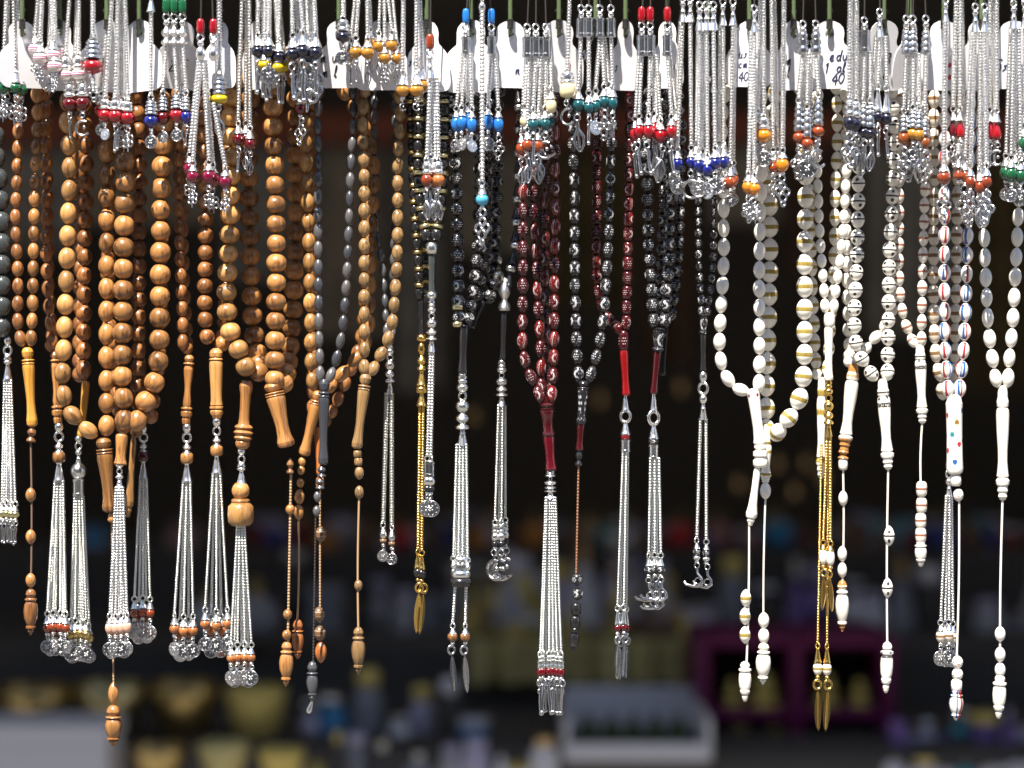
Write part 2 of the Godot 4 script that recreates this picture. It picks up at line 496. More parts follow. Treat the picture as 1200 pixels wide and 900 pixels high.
func build_materials() -> void:
	wood("olive", 3, Color(.45, .215, .068), Color(.15, .056, .017), 0.24, 1.6, 4)
	wood("pale", 41, Color(.56, .30, .10), Color(.24, .10, .03), 0.2, 1.4, 4)
	wood("russet", 77, Color(.34, .145, .046), Color(.13, .045, .016), 0.3, 1.8, 3)
	wood("tiger", 120, Color(.33, .20, .085), Color(.10, .055, .024), 0.25, 2.2, 3, 0.26)
	wood("amber_wood", 160, Color(.62, .31, .05), Color(.36, .15, .02), 0.1, 1.8, 1)
	wood("orange_wood", 171, Color(.50, .18, .05), Color(.26, .07, .02), 0.2, 1.6, 2)
	var rnd := 0
	for t in [[.09, .095, .11], [.06, .065, .08], [.13, .13, .14]]:
		mat("graphite_%d" % rnd, t[0], t[1], t[2], 0.3, 0.25, 0.5)
		rnd += 1
	M["graphite"] = M["graphite_0"]
	mat("black", .016, .016, .018, 0.22, 0.0, 0.5)
	mat("greenblack", .05, .058, .06, 0.2, 0.0, 0.5)
	inlay("inlay_black_0", Color(.014, .014, .017), Color(.82, .83, .86), 3, 0, .82)
	inlay("inlay_black_1", Color(.018, .018, .022), Color(.78, .80, .84), 5, 2, .82)
	inlay("inlay_black_2", Color(.014, .014, .018), Color(.8, .82, .86), 9, 3, .82)
	M["inlay_black"] = M["inlay_black_0"]
	inlay("inlay_red_0", Color(.06, .004, .006), Color(.80, .76, .76), 13, 0, .66)
	inlay("inlay_red_1", Color(.115, .007, .007), Color(.80, .76, .76), 15, 1, .66)
	inlay("inlay_red_2", Color(.045, .003, .006), Color(.80, .76, .76), 19, 2, .66)
	M["inlay_red"] = M["inlay_red_0"]
	mat("garnet_lacquer", .09, .003, .008, 0.16, 0.0, 0.7)
	mat("red_lacquer", .22, .005, .006, 0.16, 0.0, 0.7)
	mat("oxblood", .05, .004, .006, 0.16, 0.0, 0.7)
	var ivory := Color(.88, .85, .78)
	banded("ivory_0", ivory, [], [], [], 1)
	banded("ivory_1", Color(.85, .83, .77), [], [], [], 2)
	banded("ivory_2", Color(.90, .88, .83), [], [], [], 4)
	M["ivory"] = M["ivory_0"]
	banded("gold_band", Color(.88, .86, .80), [[.41, .59, Color(.34, .25, .06)]], [], [], 3)
	banded("tan_band", Color(.76, .71, .62), [[.41, .59, Color(.22, .13, .06)]], [], [], 6)
	banded("rose_band", Color(.78, .74, .68), [[.43, .57, Color(.30, .12, .08)]], [], [], 8)
	var k := Color(.012, .012, .014)
	banded("dot_band", Color(.88, .86, .80), [[.46, .54, k]], [[.08, .26, .1, k], [.33, .74, .1, k], [.58, .27, .1, k], [.83, .74, .1, k], [.33, .24, .085, k], [.83, .28, .085, k], [.08, .75, .085, k]], [], 9)
	var rd := Color(.42, .03, .04); var bl := Color(.03, .11, .36)
	banded("stripe_0", Color(.88, .86, .80), [], [], [[.05, .026, rd], [.3, .026, bl], [.38, .014, bl], [.55, .026, rd], [.8, .026, bl], [.72, .014, rd]], 10)
	banded("stripe_1", Color(.88, .86, .80), [], [], [[.1, .03, bl], [.2, .014, rd], [.5, .03, rd], [.62, .014, bl], [.85, .024, bl]], 11)
	M["stripe"] = M["stripe_0"]
	banded("dotted_white", Color(.88, .86, .80), [], [[.05, .2, .032, bl], [.2, .35, .032, Color(.3, .16, .04)], [.3, .5, .032, Color(.03, .22, .28)], [.15, .62, .032, rd], [.42, .7, .032, rd], [.55, .3, .032, bl], [.7, .55, .032, rd], [.85, .75, .032, bl], [.25, .84, .032, bl], [.9, .42, .032, rd], [.42, .26, .032, rd], [.62, .8, .032, Color(.03, .22, .28)], [.78, .3, .032, Color(.3, .16, .04)], [.5, .52, .032, bl], [.02, .58, .032, Color(.3, .16, .04)]], [], 12, .67)
	banded("lined_white", Color(.88, .86, .80), [[.14, .155, k], [.27, .29, k], [.30, .31, k]], [[.1, .22, .02, k], [.35, .2, .02, k], [.6, .22, .02, k], [.85, .2, .02, k]], [], 13, .5)
	banded("gilt_white", Color(.88, .86, .80), [[.12, .19, Color(.36, .26, .06)], [.32, .38, Color(.36, .26, .06)], [.8, .84, Color(.36, .26, .06)]], [], [], 14)
	banded("white_wood", Color(.80, .77, .71), [[.0, .1, Color(.42, .2, .06)], [.13, .15, Color(.42, .2, .06)], [.85, 1.0, Color(.42, .2, .06)]], [], [], 15)
	banded("spot_white", Color(.88, .86, .80), [], [[.0, .12, .03, Color(.2, .01, .03)], [.25, .12, .03, Color(.2, .01, .03)], [.5, .12, .03, Color(.2, .01, .03)], [.75, .12, .03, Color(.2, .01, .03)]], [], 16, .75)
	banded("pink_band", Color(.82, .76, .74), [[.38, .47, Color(.36, .02, .16)], [.56, .62, Color(.36, .02, .16)]], [], [], 17)
	banded("pearl_pink", Color(.62, .38, .28), [[.0, .3, Color(.8, .74, .7)]], [], [], 18)
	banded("stone_brown", Color(.16, .09, .05), [[.3, .36, Color(.42, .3, .2)], [.6, .63, Color(.42, .3, .2)]], [], [], 21)
	mat("silver", .92, .92, .92, 0.27, 1.0)
	mat("silver_worn", .84, .85, .86, 0.26, 1.0)
	var nz := FastNoiseLite.new()
	nz.noise_type = FastNoiseLite.TYPE_CELLULAR
	nz.cellular_return_type = FastNoiseLite.RETURN_DISTANCE2_SUB
	nz.frequency = .055
	nz.seed = 8
	var nt := NoiseTexture2D.new()
	nt.width = 256; nt.height = 256; nt.seamless = true; nt.noise = nz
	var gr := Gradient.new()
	gr.set_color(0, Color(.28, .28, .29))
	gr.add_point(.14, Color(.8, .8, .81))
	gr.set_color(gr.get_point_count() - 1, Color.WHITE)
	nt.color_ramp = gr
	M.silver_worn.albedo_texture = nt
	M.silver_worn.uv1_triplanar = true
	M.silver_worn.uv1_scale = Vector3.ONE * 1.3
	mat("silver_soft", .82, .84, .82, 0.28, 1.0)
	mat("gold", .83, .56, .17, 0.24, 1.0)
	mat("brass", .62, .47, .20, 0.3, 1.0)
	mat("pale_gold", .72, .64, .36, 0.3, 1.0)
	mat("green", .01, .10, .04, 0.12, 0.0, 0.7)
	mat("red", .30, .006, .012, 0.12, 0.0, 0.8)
	mat("crimson", .17, .004, .03, 0.1, 0.0, 0.8)
	mat("ruby", .10, .003, .006, 0.1, 0.0, 0.8)
	mat("blue", .008, .014, .17, 0.1, 0.0, 0.8)
	mat("sky_blue", .02, .17, .55, 0.18, 0.0, 0.6)
	mat("turquoise", .08, .42, .66, 0.3, 0.0, 0.4)
	mat("teal", .008, .085, .105, 0.14, 0.0, 0.7)
	mat("navy", .010, .010, .026, 0.12, 0.0, 0.8)
	mat("yellow", .62, .46, .01, 0.25, 0.0, 0.4)
	mat("honey", .42, .19, .02, 0.1, 0.0, 0.8)
	mat("orange", .66, .22, .01, 0.14, 0.0, 0.8)
	mat("rust", .30, .055, .015, 0.12, 0.0, 0.8)
	mat("brownamber", .24, .06, .012, 0.12, 0.0, 0.8)
	mat("cream", .70, .62, .38, 0.3, 0.0, 0.4)
	mat("purple", .08, .04, .16, 0.2, 0.0, 0.6)
	mat("carnelian", .24, .04, .012, 0.14, 0.0, 0.7)
	mat("cord_brown", .16, .10, .07, 0.85)
	mat("cord_tan", .42, .27, .15, 0.8)
	mat("cord_copper", .40, .2, .12, 0.4, 0.6)
	mat("cord_white", .78, .76, .72, 0.8)
	mat("cord_dark", .03, .025, .022, 0.85)
	mat("tag", .76, .77, .82, 0.42, 0.0, 0.2)
	mat("ink", .015, .02, .09, 0.6)
	mat("ink_black", .012, .012, .014, 0.6)
	mat("ink_red", .5, .04, .08, 0.6)
	mat("hook", .09, .13, .06, 0.4, 0.0, 0.3)
	mat("hook_tip", .06, .06, .055, 0.3, 0.6)
	mat("rail", .10, .10, .10, 0.4, 0.7)

func pick(key: String) -> Material:
	# one of the variants of a material
	var list := []
	for i in 4:
		if M.has("%s_%d" % [key, i]):
			list.append(M["%s_%d" % [key, i]])
	if list.is_empty():
		return M[key]
	return list[rng.randi() % list.size()]

# ---------------------------------------------------------------- strands
func smooth_path(pts: Array) -> Array:
	var out := []
	for i in pts.size() - 1:
		var p0: Vector3 = pts[maxi(i - 1, 0)]
		var p1: Vector3 = pts[i]
		var p2: Vector3 = pts[i + 1]
		var p3: Vector3 = pts[mini(i + 2, pts.size() - 1)]
		for k in 10:
			out.append(p1.cubic_interpolate(p2, p0, p3, k / 10.0))
	out.append(pts[-1])
	return out

func string_beads(par: Node3D, path: Array, kind: String, key: String, w: float, l: float, zc: float, alt := "") -> void:
	# from the lower end of the path upwards
	var lens := [0.0]
	for i in range(1, path.size()):
		lens.append(lens[-1] + path[i].distance_to(path[i - 1]))
	var at := 0.0
	var total: float = lens[-1]
	var top_y := P(0, 60, zc).y
	var n := 0
	var seek := func(s: float) -> Vector3:
		var j := 1
		while j < lens.size() - 1 and lens[j] < s:
			j += 1
		return path[j - 1].lerp(path[j], clampf((s - lens[j - 1]) / maxf(lens[j] - lens[j - 1], 1e-9), 0.0, 1.0))
	while at < total:
		var is_alt := alt != "" and n % 2 == 1
		var ll := U(l, zc) * rng.randf_range(0.96, 1.03) * (0.5 if is_alt else 1.0)
		var b: Vector3 = seek.call(at)
		var a: Vector3 = seek.call(minf(at + ll, total))
		if at + ll > total or b.y > top_y:
			break
		var ww := U(w, zc) * rng.randf_range(0.95, 1.04)
		var c := (a + b) * 0.5
		var dir := (a - b).normalized()
		dir = (dir + Vector3(rng.randf_range(-.05, .05), 0, rng.randf_range(-.05, .05))).normalized()
		if is_alt:
			turned(par, "spacer", "disc", M[alt], c + dir * ll * 0.42, c - dir * ll * 0.42, ww * 0.98)
		else:
			turned(par, "bead", kind, pick(key), c + dir * ll * 0.495, c - dir * ll * 0.495, ww * (0.86 if alt != "" else 1.0))
		at += ll
		n += 1

func cord(par: Node3D, pts: Array, w: float, m: Material) -> void:
	# thin twisted string; pts in world space
	var o := origin_of(par)
	var local := []
	for q in pts:
		local.append(q - o)
	put(par, "cord", join([tube(local, w * 0.5, 6)]), m, Basis(), o)

# one chain with its ring, capped bead and charm; y is the middle of the bead
func chain_drop(par: Node3D, x0: float, y0: float, x1: float, yb: float, zc: float, o: Dictionary) -> void:
	var cw: float = o.get("cw", 6.2)
	var bw: float = o.get("bw", 13.0)
	var bl: float = o.get("bl", bw)
	var cap: float = o.get("cap", 7.0)
	var silver: Material = M[o.get("cm", "silver")]
	var z0: float = o.get("z0", zc)
	var pitch: float = maxf(o.get("pitch", 3.5), 3.2)
	var yc := yb - bl * 0.5 - cap - 5.0
	var a := P(x0, y0, z0)
	var b := P(x1, yc, zc)
	var n := clampi(int(round((yc - y0) / pitch)), 3, 140)
	if n > 24:
		n = int(n / 4) * 4
	put(par, "chain", chain_mesh(n, o.get("style", 0)), silver, along(a, b, U(cw, zc), rng.randf() * TAU), (a + b) * 0.5)
	put(par, "ring", G.ring, silver, Basis.from_euler(Vector3(0, rng.randf_range(-1, 1), 0)).scaled(Vector3.ONE * U(8, zc)), P(x1, yc + 2.5, zc))
	if cap > 0.0:
		turned(par, "cap", o.get("capk", "bell"), M.silver_worn if o.get("capk", "bell") in ["ridged", "cylinder"] else silver, P(x1, yc + 4.5, zc), P(x1, yb - bl * 0.42, zc), U(bw * 0.86, zc))
	turned(par, "bead", o.get("bk", "round"), pick(o.get("bm", "red")), P(x1, yb - bl * 0.5, zc), P(x1, yb + bl * 0.5, zc), U(bw, zc))
	var y := yb + bl * 0.46
	if o.get("twin", "") != "":
		turned(par, "bead", "disc", M[o.twin], P(x1, y, zc), P(x1, y + bl * 0.5, zc), U(bw * 0.95, zc))
		y += bl * 0.48
	turned(par, "spacer", "ball", silver, P(x1, y, zc), P(x1, y + 5, zc), U(6, zc))
	var ch: float = o.get("ch", 22.0)
	if ch > 0.0:
		var s := U(ch * (.7 if o.get("charm", "coin") == "coin" else 1.0), zc)
		put(par, "charm", G[o.get("charm", "coin")], M.silver_worn if o.get("cm", "silver") != "gold" else silver, Basis.from_euler(Vector3(rng.randf_range(-.15, .15), rng.randf_range(-.7, .7), rng.randf_range(-.12, .12))).scaled(Vector3.ONE * s), P(x1, y + 4 + ch * (.36 if o.get("charm", "coin") == "coin" else .5), zc + 0.15))

# a bundle of chains below (xt, yt)
func tassel(par: Node3D, zc: float, xt: float, yt: float, xb: float, yb: float, n: int, s0: float, s1: float, o: Dictionary) -> void:
	var t := Node3D.new()
	t.name = "tassel"
	par.add_child(t, true)
	t.position = P(xt, yt, zc) - origin_of(par)
	if n > 2:
		n = int(n * 1.4)
	for i in n:
		var f := 0.0 if n == 1 else (i / float(n - 1)) * 2.0 - 1.0
		var dz := 0.0 if n < 3 else (0.32 if i % 2 == 0 else -0.32)
		var oo := o.duplicate()
		oo["z0"] = zc + dz * 0.4
		oo["cw"] = o.get("cw", 7.0) * (.6 if n > 2 else .8)
		oo["bw"] = o.get("bw", 13.0) * .86
		f += rng.randf_range(-.1, .1)
		if n > 5 and i % 2 == 1:
			oo["ch"] = o.get("ch", 22.0) * .9
		var st: float = o.get("stag", 5.0)
		chain_drop(t, xt + f * s0, yt, xb + f * s1 * .88, yb + (st if i % 2 == 1 else 0.0) + rng.randf_range(-1.5, 1.5), zc + dz, oo)

# silver links between a leader bead and its tassel: y0 to y1 at x
func links(par: Node3D, zc: float, x: float, y0: float, y1: float, w: float, wood_key: String, style := 0, metal := "silver") -> void:
	var m: Material = M[metal]
	var h := y1 - y0
	var plan := []
	match style:
		0: plan = [["ball", 0.0, 0.18, .8], ["ring", .16, .34, .8], ["vase", .34, .52, .85], ["wood", .50, .68, 1.15], ["bell", .66, 1.0, 1.0]]
		1: plan = [["ball", 0.0, .22, .8], ["ring", .2, .44, .9], ["collar", .42, .62, .9], ["bell", .6, 1.0, 1.0]]
		2: plan = [["ball", 0.0, .25, .9], ["ring", .23, .5, 1.0], ["ball", .48, .68, .9], ["cone", .66, 1.0, 1.0]]
		3: plan = [["collar", 0.0, .16, .8], ["ball", .15, .28, 1.0], ["ring", .26, .4, .9], ["ball", .38, .56, 1.15], ["vase", .54, .78, 1.2], ["cone", .76, 1.0, 1.0]]
		4: plan = [["bell", 0.0, .3, .8], ["ring", .26, .5, .9], ["bell", .46, .7, 1.0], ["wood", .68, .78, .95], ["cylinder", .77, 1.0, 1.0]]
		5: plan = [["disc", 0.0, .1, 1.0], ["ball", .1, .3, .8], ["vase", .28, .5, 1.0], ["bell", .5, .72, 1.1], ["disc", .72, .82, 1.2], ["bell", .8, 1.0, 1.1]]
	for q in plan:
		var a: float = y0 + h * q[1]; var b: float = y0 + h * q[2]
		var ww: float = w * q[3]
		if q[0] == "ring":
			var d: float = b - a
			put(par, "link", G.ring, m, Basis.from_euler(Vector3(0, rng.randf_range(-.5, .5), 0)).scaled(Vector3(U(d * .95, zc), U(d * 1.1, zc), U(d, zc))), P(x, (a + b) * .5, zc))
		elif q[0] == "wood":
			if wood_key == "":
				turned(par, "link_ball", "ball", m, P(x, a, zc), P(x, b, zc), U(ww, zc))
			else:
				turned(par, "spacer_bead", "disc", pick(wood_key), P(x, a, zc), P(x, b, zc), U(ww, zc))
		else:
			turned(par, "cap", q[0], m, P(x, a, zc), P(x, b, zc), U(ww, zc))

# the loop of a strand: A and B are the two sides, drawn from the top down to the join
func strand(label: String, group: String, kind: String, key: String, w: float, l: float, A: Array, za: float, B: Array, zb: float, jx: float, jy: float, opts := {}) -> Node3D:
	var hx: float = opts.get("hx", (A[0] + B[0]) * 0.5)
	var best := 1e9
	var near := hx
	for q in hook_x:
		if absf(q - hx) < best:
			best = absf(q - hx)
			near = q
	hx = near
	var zm := (za + zb) * 0.5
	var t := thing("prayer_beads", label, "prayer beads", group, P(hx, 38, zm))
	var cm: Material = M[opts.get("cord", "cord_brown")]
	var zj: float = opts.get("zj", zm)
	var n := 0
	var whole := []
	for side in [[A, za], [B, zb]]:
		var pts := [P(hx, 38, zm)]
		var list: Array = side[0]
		for i in range(0, list.size(), 2):
			pts.append(P(list[i], list[i + 1], side[1]))
		var last: float = list[-2]
		var off := clampf(last - jx, -w * .42, w * .42)
		pts.append(P(jx + off, jy - w * .12, zj))
		var path := smooth_path(pts)
		var up := path.duplicate()
		up.reverse()
		string_beads(t, up, kind, opts.get("keyb", key) if n == 1 else key, w, l, side[1], opts.get("alt", ""))
		if n == 0:
			path.reverse()
			whole = path
		else:
			whole = whole + path.slice(1)
		n += 1
	cord(t, whole, U(opts.get("cw", 2.2), zm), cm)
	return t

func head(par: Node3D, zc: float, kind: String, key: String, x0: float, y0: float, x1: float, y1: float, w: float) -> void:
	turned(par, "leader_bead", kind, pick(key), P(x0, y0, zc), P(x1, y1, zc), U(w * .9, zc))

func tail_cord(par: Node3D, zc: float, x0: float, y0: float, x1: float, y1: float, w: float, key: String) -> void:
	var a := P(x0, y0, zc); var b := P(x1, y1, zc)
	var pts := []
	for i in 9:
		var f := i / 8.0
		pts.append(a.lerp(b, f) + Vector3(sin(f * PI) * U(1.2, zc) * (1 if int(x0) % 2 == 0 else -1), 0, 0))
	cord(par, pts, U(w, zc), M[key])

func twist_cord(par: Node3D, zc: float, x0: float, y0: float, x1: float, y1: float, w: float, key: String) -> void:
	var a := P(x0, y0, zc); var b := P(x1, y1, zc)
	put(par, "cord", chain_mesh(clampi(int((y1 - y0) / 3.6) / 4 * 4, 4, 140), 1), M[key], along(a, b, U(w, zc)), (a + b) * .5)

func tail_beads(par: Node3D, zc: float, kind: String, key: String, list: Array, w: float, l: float) -> void:
	for i in range(0, list.size(), 2):
		turned(par, "tail_bead", kind, pick(key), P(list[i], list[i + 1] - l * .5, zc), P(list[i], list[i + 1] + l * .5, zc), U(w, zc))

func finial(par: Node3D, zc: float, kind: String, key: String, x0: float, y0: float, x1: float, y1: float, w: float) -> void:
	turned(par, "finial", kind, pick(key), P(x0, y0, zc), P(x1, y1, zc), U(w, zc))

func wooden_strands() -> void:
	var g := "wooden prayer bead strands"
	var t: Node3D
	# far left edge
	t = strand("grey-brown round prayer beads cut by the picture's left edge, short silver tassel", g, "round", "greenblack", 20, 25, [-4, 120, 2, 250, 3, 340], 0.2, [-30, 140, -26, 300, -10, 370], -0.6, 6, 398, {"keyb": "tiger"})
	links(t, -0.2, 9, 394, 446, 11, "", 1)
	tassel(t, -0.2, 9, 445, 10, 603, 5, 4, 9, {"cw": 6, "bm": "pale_gold", "bw": 11, "cap": 5, "charm": "bar", "ch": 26, "pitch": 2.6, "stag": 3})
	# small ovals with an amber leader
	t = strand("small dark oval wooden beads with long amber yellow leader bead and cord tail", g, "oval", "russet", 13.5, 20.5, [22, 120, 20, 200, 18, 260, 21, 320, 21, 385], 0.4, [43, 110, 41, 200, 39, 300, 38, 370, 36, 395], 0.5, 33, 408, {"keyb": "olive"})
	head(t, 0.5, "head_bead_ringed", "amber_wood", 32, 407, 38, 500, 16)
	turned(t, "leader_tip", "vase", pick("russet"), P(38, 499, .5), P(36, 518, .5), U(11, .5))
	tail_cord(t, 0.5, 36, 515, 36, 700, 2.4, "cord_brown")
	tail_beads(t, 0.5, "oval", "olive", [36, 580, 36, 629, 36, 680], 12, 17)
	finial(t, 0.5, "finial_oval", "russet", 36, 690, 36, 744, 17)
	# x 52 rear strand
	t = strand("dark brown oval beads behind the amber-headed strand, five-chain silver tassel with rust beads", g, "oval", "russet", 14, 21, [53, 95, 54, 200, 54, 300, 58, 370, 61, 390], -1.6, [56, 110, 57, 300, 60, 380], -2.9, 63, 412, {"zj": -1.2})
	head(t, -1.2, "head_baluster", "olive", 64, 412, 68, 496, 15)
	links(t, -1.2, 69, 494, 565, 13, "olive", 0)
	tassel(t, -1.2, 69, 563, 66, 735, 5, 5, 13, {"cw": 7, "bm": "carnelian", "bw": 13, "ch": 30, "cap": 8, "pitch": 2.6, "cm": "silver_soft"})
	# pale ovals that swing over to x 122
	t = strand("pale olive wood egg beads swinging under to a long waisted leader, tail ends lowest", g, "oval", "pale", 19.5, 27, [80, 110, 82, 180, 80, 250, 78, 320, 75, 400, 73, 450, 78, 480, 90, 494, 107, 504], 0.9, [124, 130, 125, 240, 125, 340, 125, 440, 125, 490], 0.5, 121, 514, {"keyb": "olive", "zj": 0.6})
	head(t, 0.6, "head_bead_ringed", "olive", 121, 513, 129, 600, 21)
	turned(t, "leader_tip", "drop", pick("olive"), P(129, 599, .6), P(131, 612, .6), U(9, .6))
	twist_cord(t, 0.2, 131, 610, 133, 802, 2.4, "cord_tan")
	tail_beads(t, 0.2, "almond", "olive", [133, 813], 13, 28)
	finial(t, 0.2, "finial", "olive", 133, 826, 133, 874, 20)
	# x 100 rear
	t = strand("shaded dark brown round beads behind the pale egg beads, tassel with big silver ball", g, "round", "russet", 18.5, 22, [101, 95, 101, 200, 99, 300, 98, 400, 98, 430], -2.2, [96, 120, 94, 300, 94, 420], -3.2, 100, 446, {"zj": -2.0})
	head(t, -2.0, "head_plain", "amber_wood", 101, 446, 95, 512, 11)
	links(t, -2.0, 92, 510, 545, 9, "", 2, "silver_soft")
	turned(t, "cap", "ball", M.silver_soft, P(92, 542, -2), P(92, 562, -2), U(19, -2))
	turned(t, "cap", "cylinder", M.silver_soft, P(92, 560, -2), P(92, 582, -2), U(14, -2))
	tassel(t, -2.0, 92, 580, 93, 742, 6, 5, 12, {"cw": 6, "bm": "brass", "bw": 13, "ch": 32, "cap": 7, "pitch": 2.4, "cm": "silver_soft"})
	# big olive beads, front
	t = strand("large round olive wood beads, biggest front strand, silver tassel with pinkish pearls", g, "round", "olive", 24, 25.3, [145, 120, 147, 200, 145, 290, 144, 380, 143, 440, 146, 480], 1.0, [190, 120, 189, 220, 188, 300, 187, 390, 186, 425, 182, 448, 172, 470, 160, 488], 0.8, 147, 508, {"zj": 1.0})
	head(t, 1.0, "head_plain", "olive", 143, 508, 141, 545, 17)
	links(t, 1.0, 140, 541, 572, 11, "", 2)
	tassel(t, 1.0, 140, 570, 139, 735, 5, 4, 12, {"cw": 7.5, "bm": "pearl_pink", "bw": 13, "bl": 15, "cap": 4, "ch": 32, "pitch": 3.0})
	# its dark neighbour behind
	t = strand("dark wooden beads right behind the largest beads, pale pointed leader", g, "round", "russet", 18, 20, [126, 130, 127, 250, 128, 380, 140, 480], -1.6, [160, 120, 163, 300, 162, 420, 160, 490], -2.4, 155, 510, {"zj": -1.2})
	head(t, -1.2, "head_flared", "pale", 157, 510, 150, 606, 13)
	# rear tassel at 168
	t = strand("brown wooden beads hidden behind the large strand's right side, thin silver tassel", g, "round", "russet", 16, 19, [160, 110, 162, 250, 163, 400, 166, 470], -3.0, [190, 115, 190, 250, 188, 400, 180, 470], -2.2, 169, 498, {"zj": -1.6})
	links(t, -1.6, 168, 496, 562, 11, "oxblood", 0, "silver_soft")
	tassel(t, -1.6, 168, 560, 167, 718, 4, 4, 11, {"cw": 6, "bm": "carnelian", "bw": 13, "ch": 32, "cap": 8, "pitch": 2.6, "cm": "silver_soft"})
	# x 212
	t = strand("small brown round beads with slim baluster leader, second coin tassel from the finial", g, "round", "russet", 14, 19.5, [207, 120, 209, 200, 211, 290, 214, 380], -0.4, [213, 120, 215, 300, 219, 390], -2.2, 217, 412, {"keyb": "russet", "zj": -0.3})
	head(t, -0.3, "head_baluster", "olive", 222, 416, 218, 497, 15)
	links(t, -0.3, 219, 495, 566, 13, "olive", 0)
	tassel(t, -0.3, 219, 564, 216, 738, 4, 4, 12, {"cw": 7, "bm": "orange_wood", "bw": 14, "bl": 12, "ch": 32, "cap": 8, "pitch": 2.6, "cm": "silver_soft"})
	# x 240
	t = strand("mottled brown round beads with pale yellow turned leader and spread coin tassel", g, "round", "russet", 18.5, 20, [238, 105, 240, 190, 241, 280, 240, 350, 241, 385], 0.1, [268, 120, 267, 300, 262, 392], -1.4, 252, 406, {"keyb": "olive", "zj": 0.0, "hx": 248})
	head(t, 0.0, "head_column", "pale", 253, 408, 254, 490, 18)
	links(t, 0.0, 254, 488, 556, 13, "olive", 0)
	tassel(t, 0.0, 254, 554, 254, 732, 4, 4, 14, {"cw": 7, "bm": "orange_wood", "bw": 14, "bl": 12, "ch": 32, "cap": 8, "pitch": 2.8, "cm": "silver_soft", "stag": 8})
	# x 267
	t = strand("light round olive beads curving right to a leader with three stacked rings", g, "round", "pale", 23.5, 23, [272, 110, 271, 200, 269, 270, 266, 330, 266, 370, 274, 402, 290, 425], 0.9, [292, 130, 292, 230, 294, 320, 297, 390, 303, 420], -1.6, 298, 443, {"keyb": "olive", "zj": 0.7})
	head(t, 0.5, "head_stacked", "olive", 289, 446, 284, 526, 21)
	links(t, 0.5, 283, 524, 568, 12, "", 1)
	turned(t, "spacer_bead", "finial_oval", pick("pale"), P(282, 566, .5), P(282, 577, .5), U(12, .5))
	turned(t, "spacer_bead", "round", pick("pale"), P(282, 564, .5), P(282, 586, .5), U(21, .5))
	turned(t, "spacer_bead", "disc", pick("olive"), P(282, 584, .5), P(282, 591, .5), U(22, .5))
	turned(t, "spacer_bead", "disc", pick("pale"), P(282, 589, .5), P(282, 616, .5), U(31, .5))
	tassel(t, 0.5, 282, 615, 282, 770, 5, 4, 14, {"cw": 6.5, "bm": "orange_wood", "bw": 12, "ch": 34, "cap": 7, "pitch": 2.6, "cm": "silver_soft", "stag": 4})
	# x 323
	t = strand("large flattened olive wood beads ending in a slanted leader, double cord tails", g, "round", "olive", 23.5, 22.8, [321, 110, 322, 200, 324, 300, 323, 380, 322, 420], 1.0, [347, 130, 346, 230, 345, 330, 340, 410], -2.0, 321, 458, {"keyb": "olive", "zj": 1.0})
	head(t, 1.0, "head_bead_ringed", "olive", 319, 448, 336, 524, 25)
	tail_beads(t, 0.9, "vase", "olive", [340, 546], 9, 18)
	twist_cord(t, 0.8, 341, 552, 337, 770, 3.4, "cord_tan")
	tail_beads(t, 0.8, "round", "olive", [340, 597, 337, 720, 336, 744], 11, 12)
	finial(t, 0.8, "finial_oval", "olive", 336, 752, 335, 804, 17)
	# x 364
	t = strand("light yellowish oval wood beads beside the grey strand, slanted slim leader", g, "oval", "pale", 16, 23.5, [356, 120, 359, 200, 362, 280, 364, 380, 365, 440], -0.4, [432, 160, 434, 280, 432, 390, 418, 420, 404, 434, 390, 450], -1.2, 374, 460, {"keyb": "olive", "zj": -0.4, "hx": 366})
	head(t, -0.4, "head_bead_ringed", "olive", 374, 458, 356, 534, 17)
	tail_beads(t, -0.4, "round", "olive", [354, 541, 353, 551, 352, 566], 9, 11)
	tail_beads(t, -0.4, "oval", "olive", [351, 582, 350, 600], 12, 18)
	tail_cord(t, -0.4, 350, 605, 348, 740, 2.4, "cord_tan")
	finial(t, -0.4, "finial", "orange_wood", 349, 726, 349, 772, 14)
	# grey strand
	t = strand("dark grey slim oval beads with long charcoal leader and crooked tail tip", g, "oval", "graphite", 11, 21, [374, 110, 373, 200, 373, 300, 374, 400, 375, 430], 0.3, [414, 110, 411, 200, 408, 290, 404, 360, 398, 405, 391, 432], 0.1, 379, 450, {"cord": "cord_dark", "hx": 390, "zj": 0.4})
	head(t, 0.4, "head_bead_ringed", "graphite", 380, 444, 379, 545, 15)
	tail_beads(t, 0.4, "vase", "graphite", [377, 552, 375, 566], 11, 14)
	tail_beads(t, 0.4, "oval", "graphite", [372, 582, 371, 599], 9, 13)
	twist_cord(t, 0.4, 370, 600, 367, 780, 2.6, "cord_dark")
	finial(t, 0.4, "finial", "graphite", 366, 775, 366, 822, 14)
	turned(t, "finial_tip", "drop", M.silver_soft, P(367, 818, .4), P(361, 836, .4), U(7, .4))
	# reddish tail behind it
	t = strand("reddish brown beads mostly hidden behind the dark grey strand, mottled tail beads", g, "oval", "russet", 14, 20, [364, 130, 366, 250, 366, 380, 366, 470], -2.2, [427, 130, 428, 250, 424, 390, 395, 470], -2.6, 372, 500, {"zj": -0.9})
	head(t, -0.9, "head_plain", "orange_wood", 371, 500, 375, 556, 10)
	tail_beads(t, -0.9, "barrel", "orange_wood", [375, 566], 10, 14)
	twist_cord(t, -0.9, 375, 570, 375, 730, 2.6, "cord_tan")
	tail_beads(t, -0.9, "oval", "stone_brown", [376, 626, 374, 720, 375, 742], 14, 18)
	tail_beads(t, -0.9, "almond", "orange_wood", [376, 764], 14, 26)
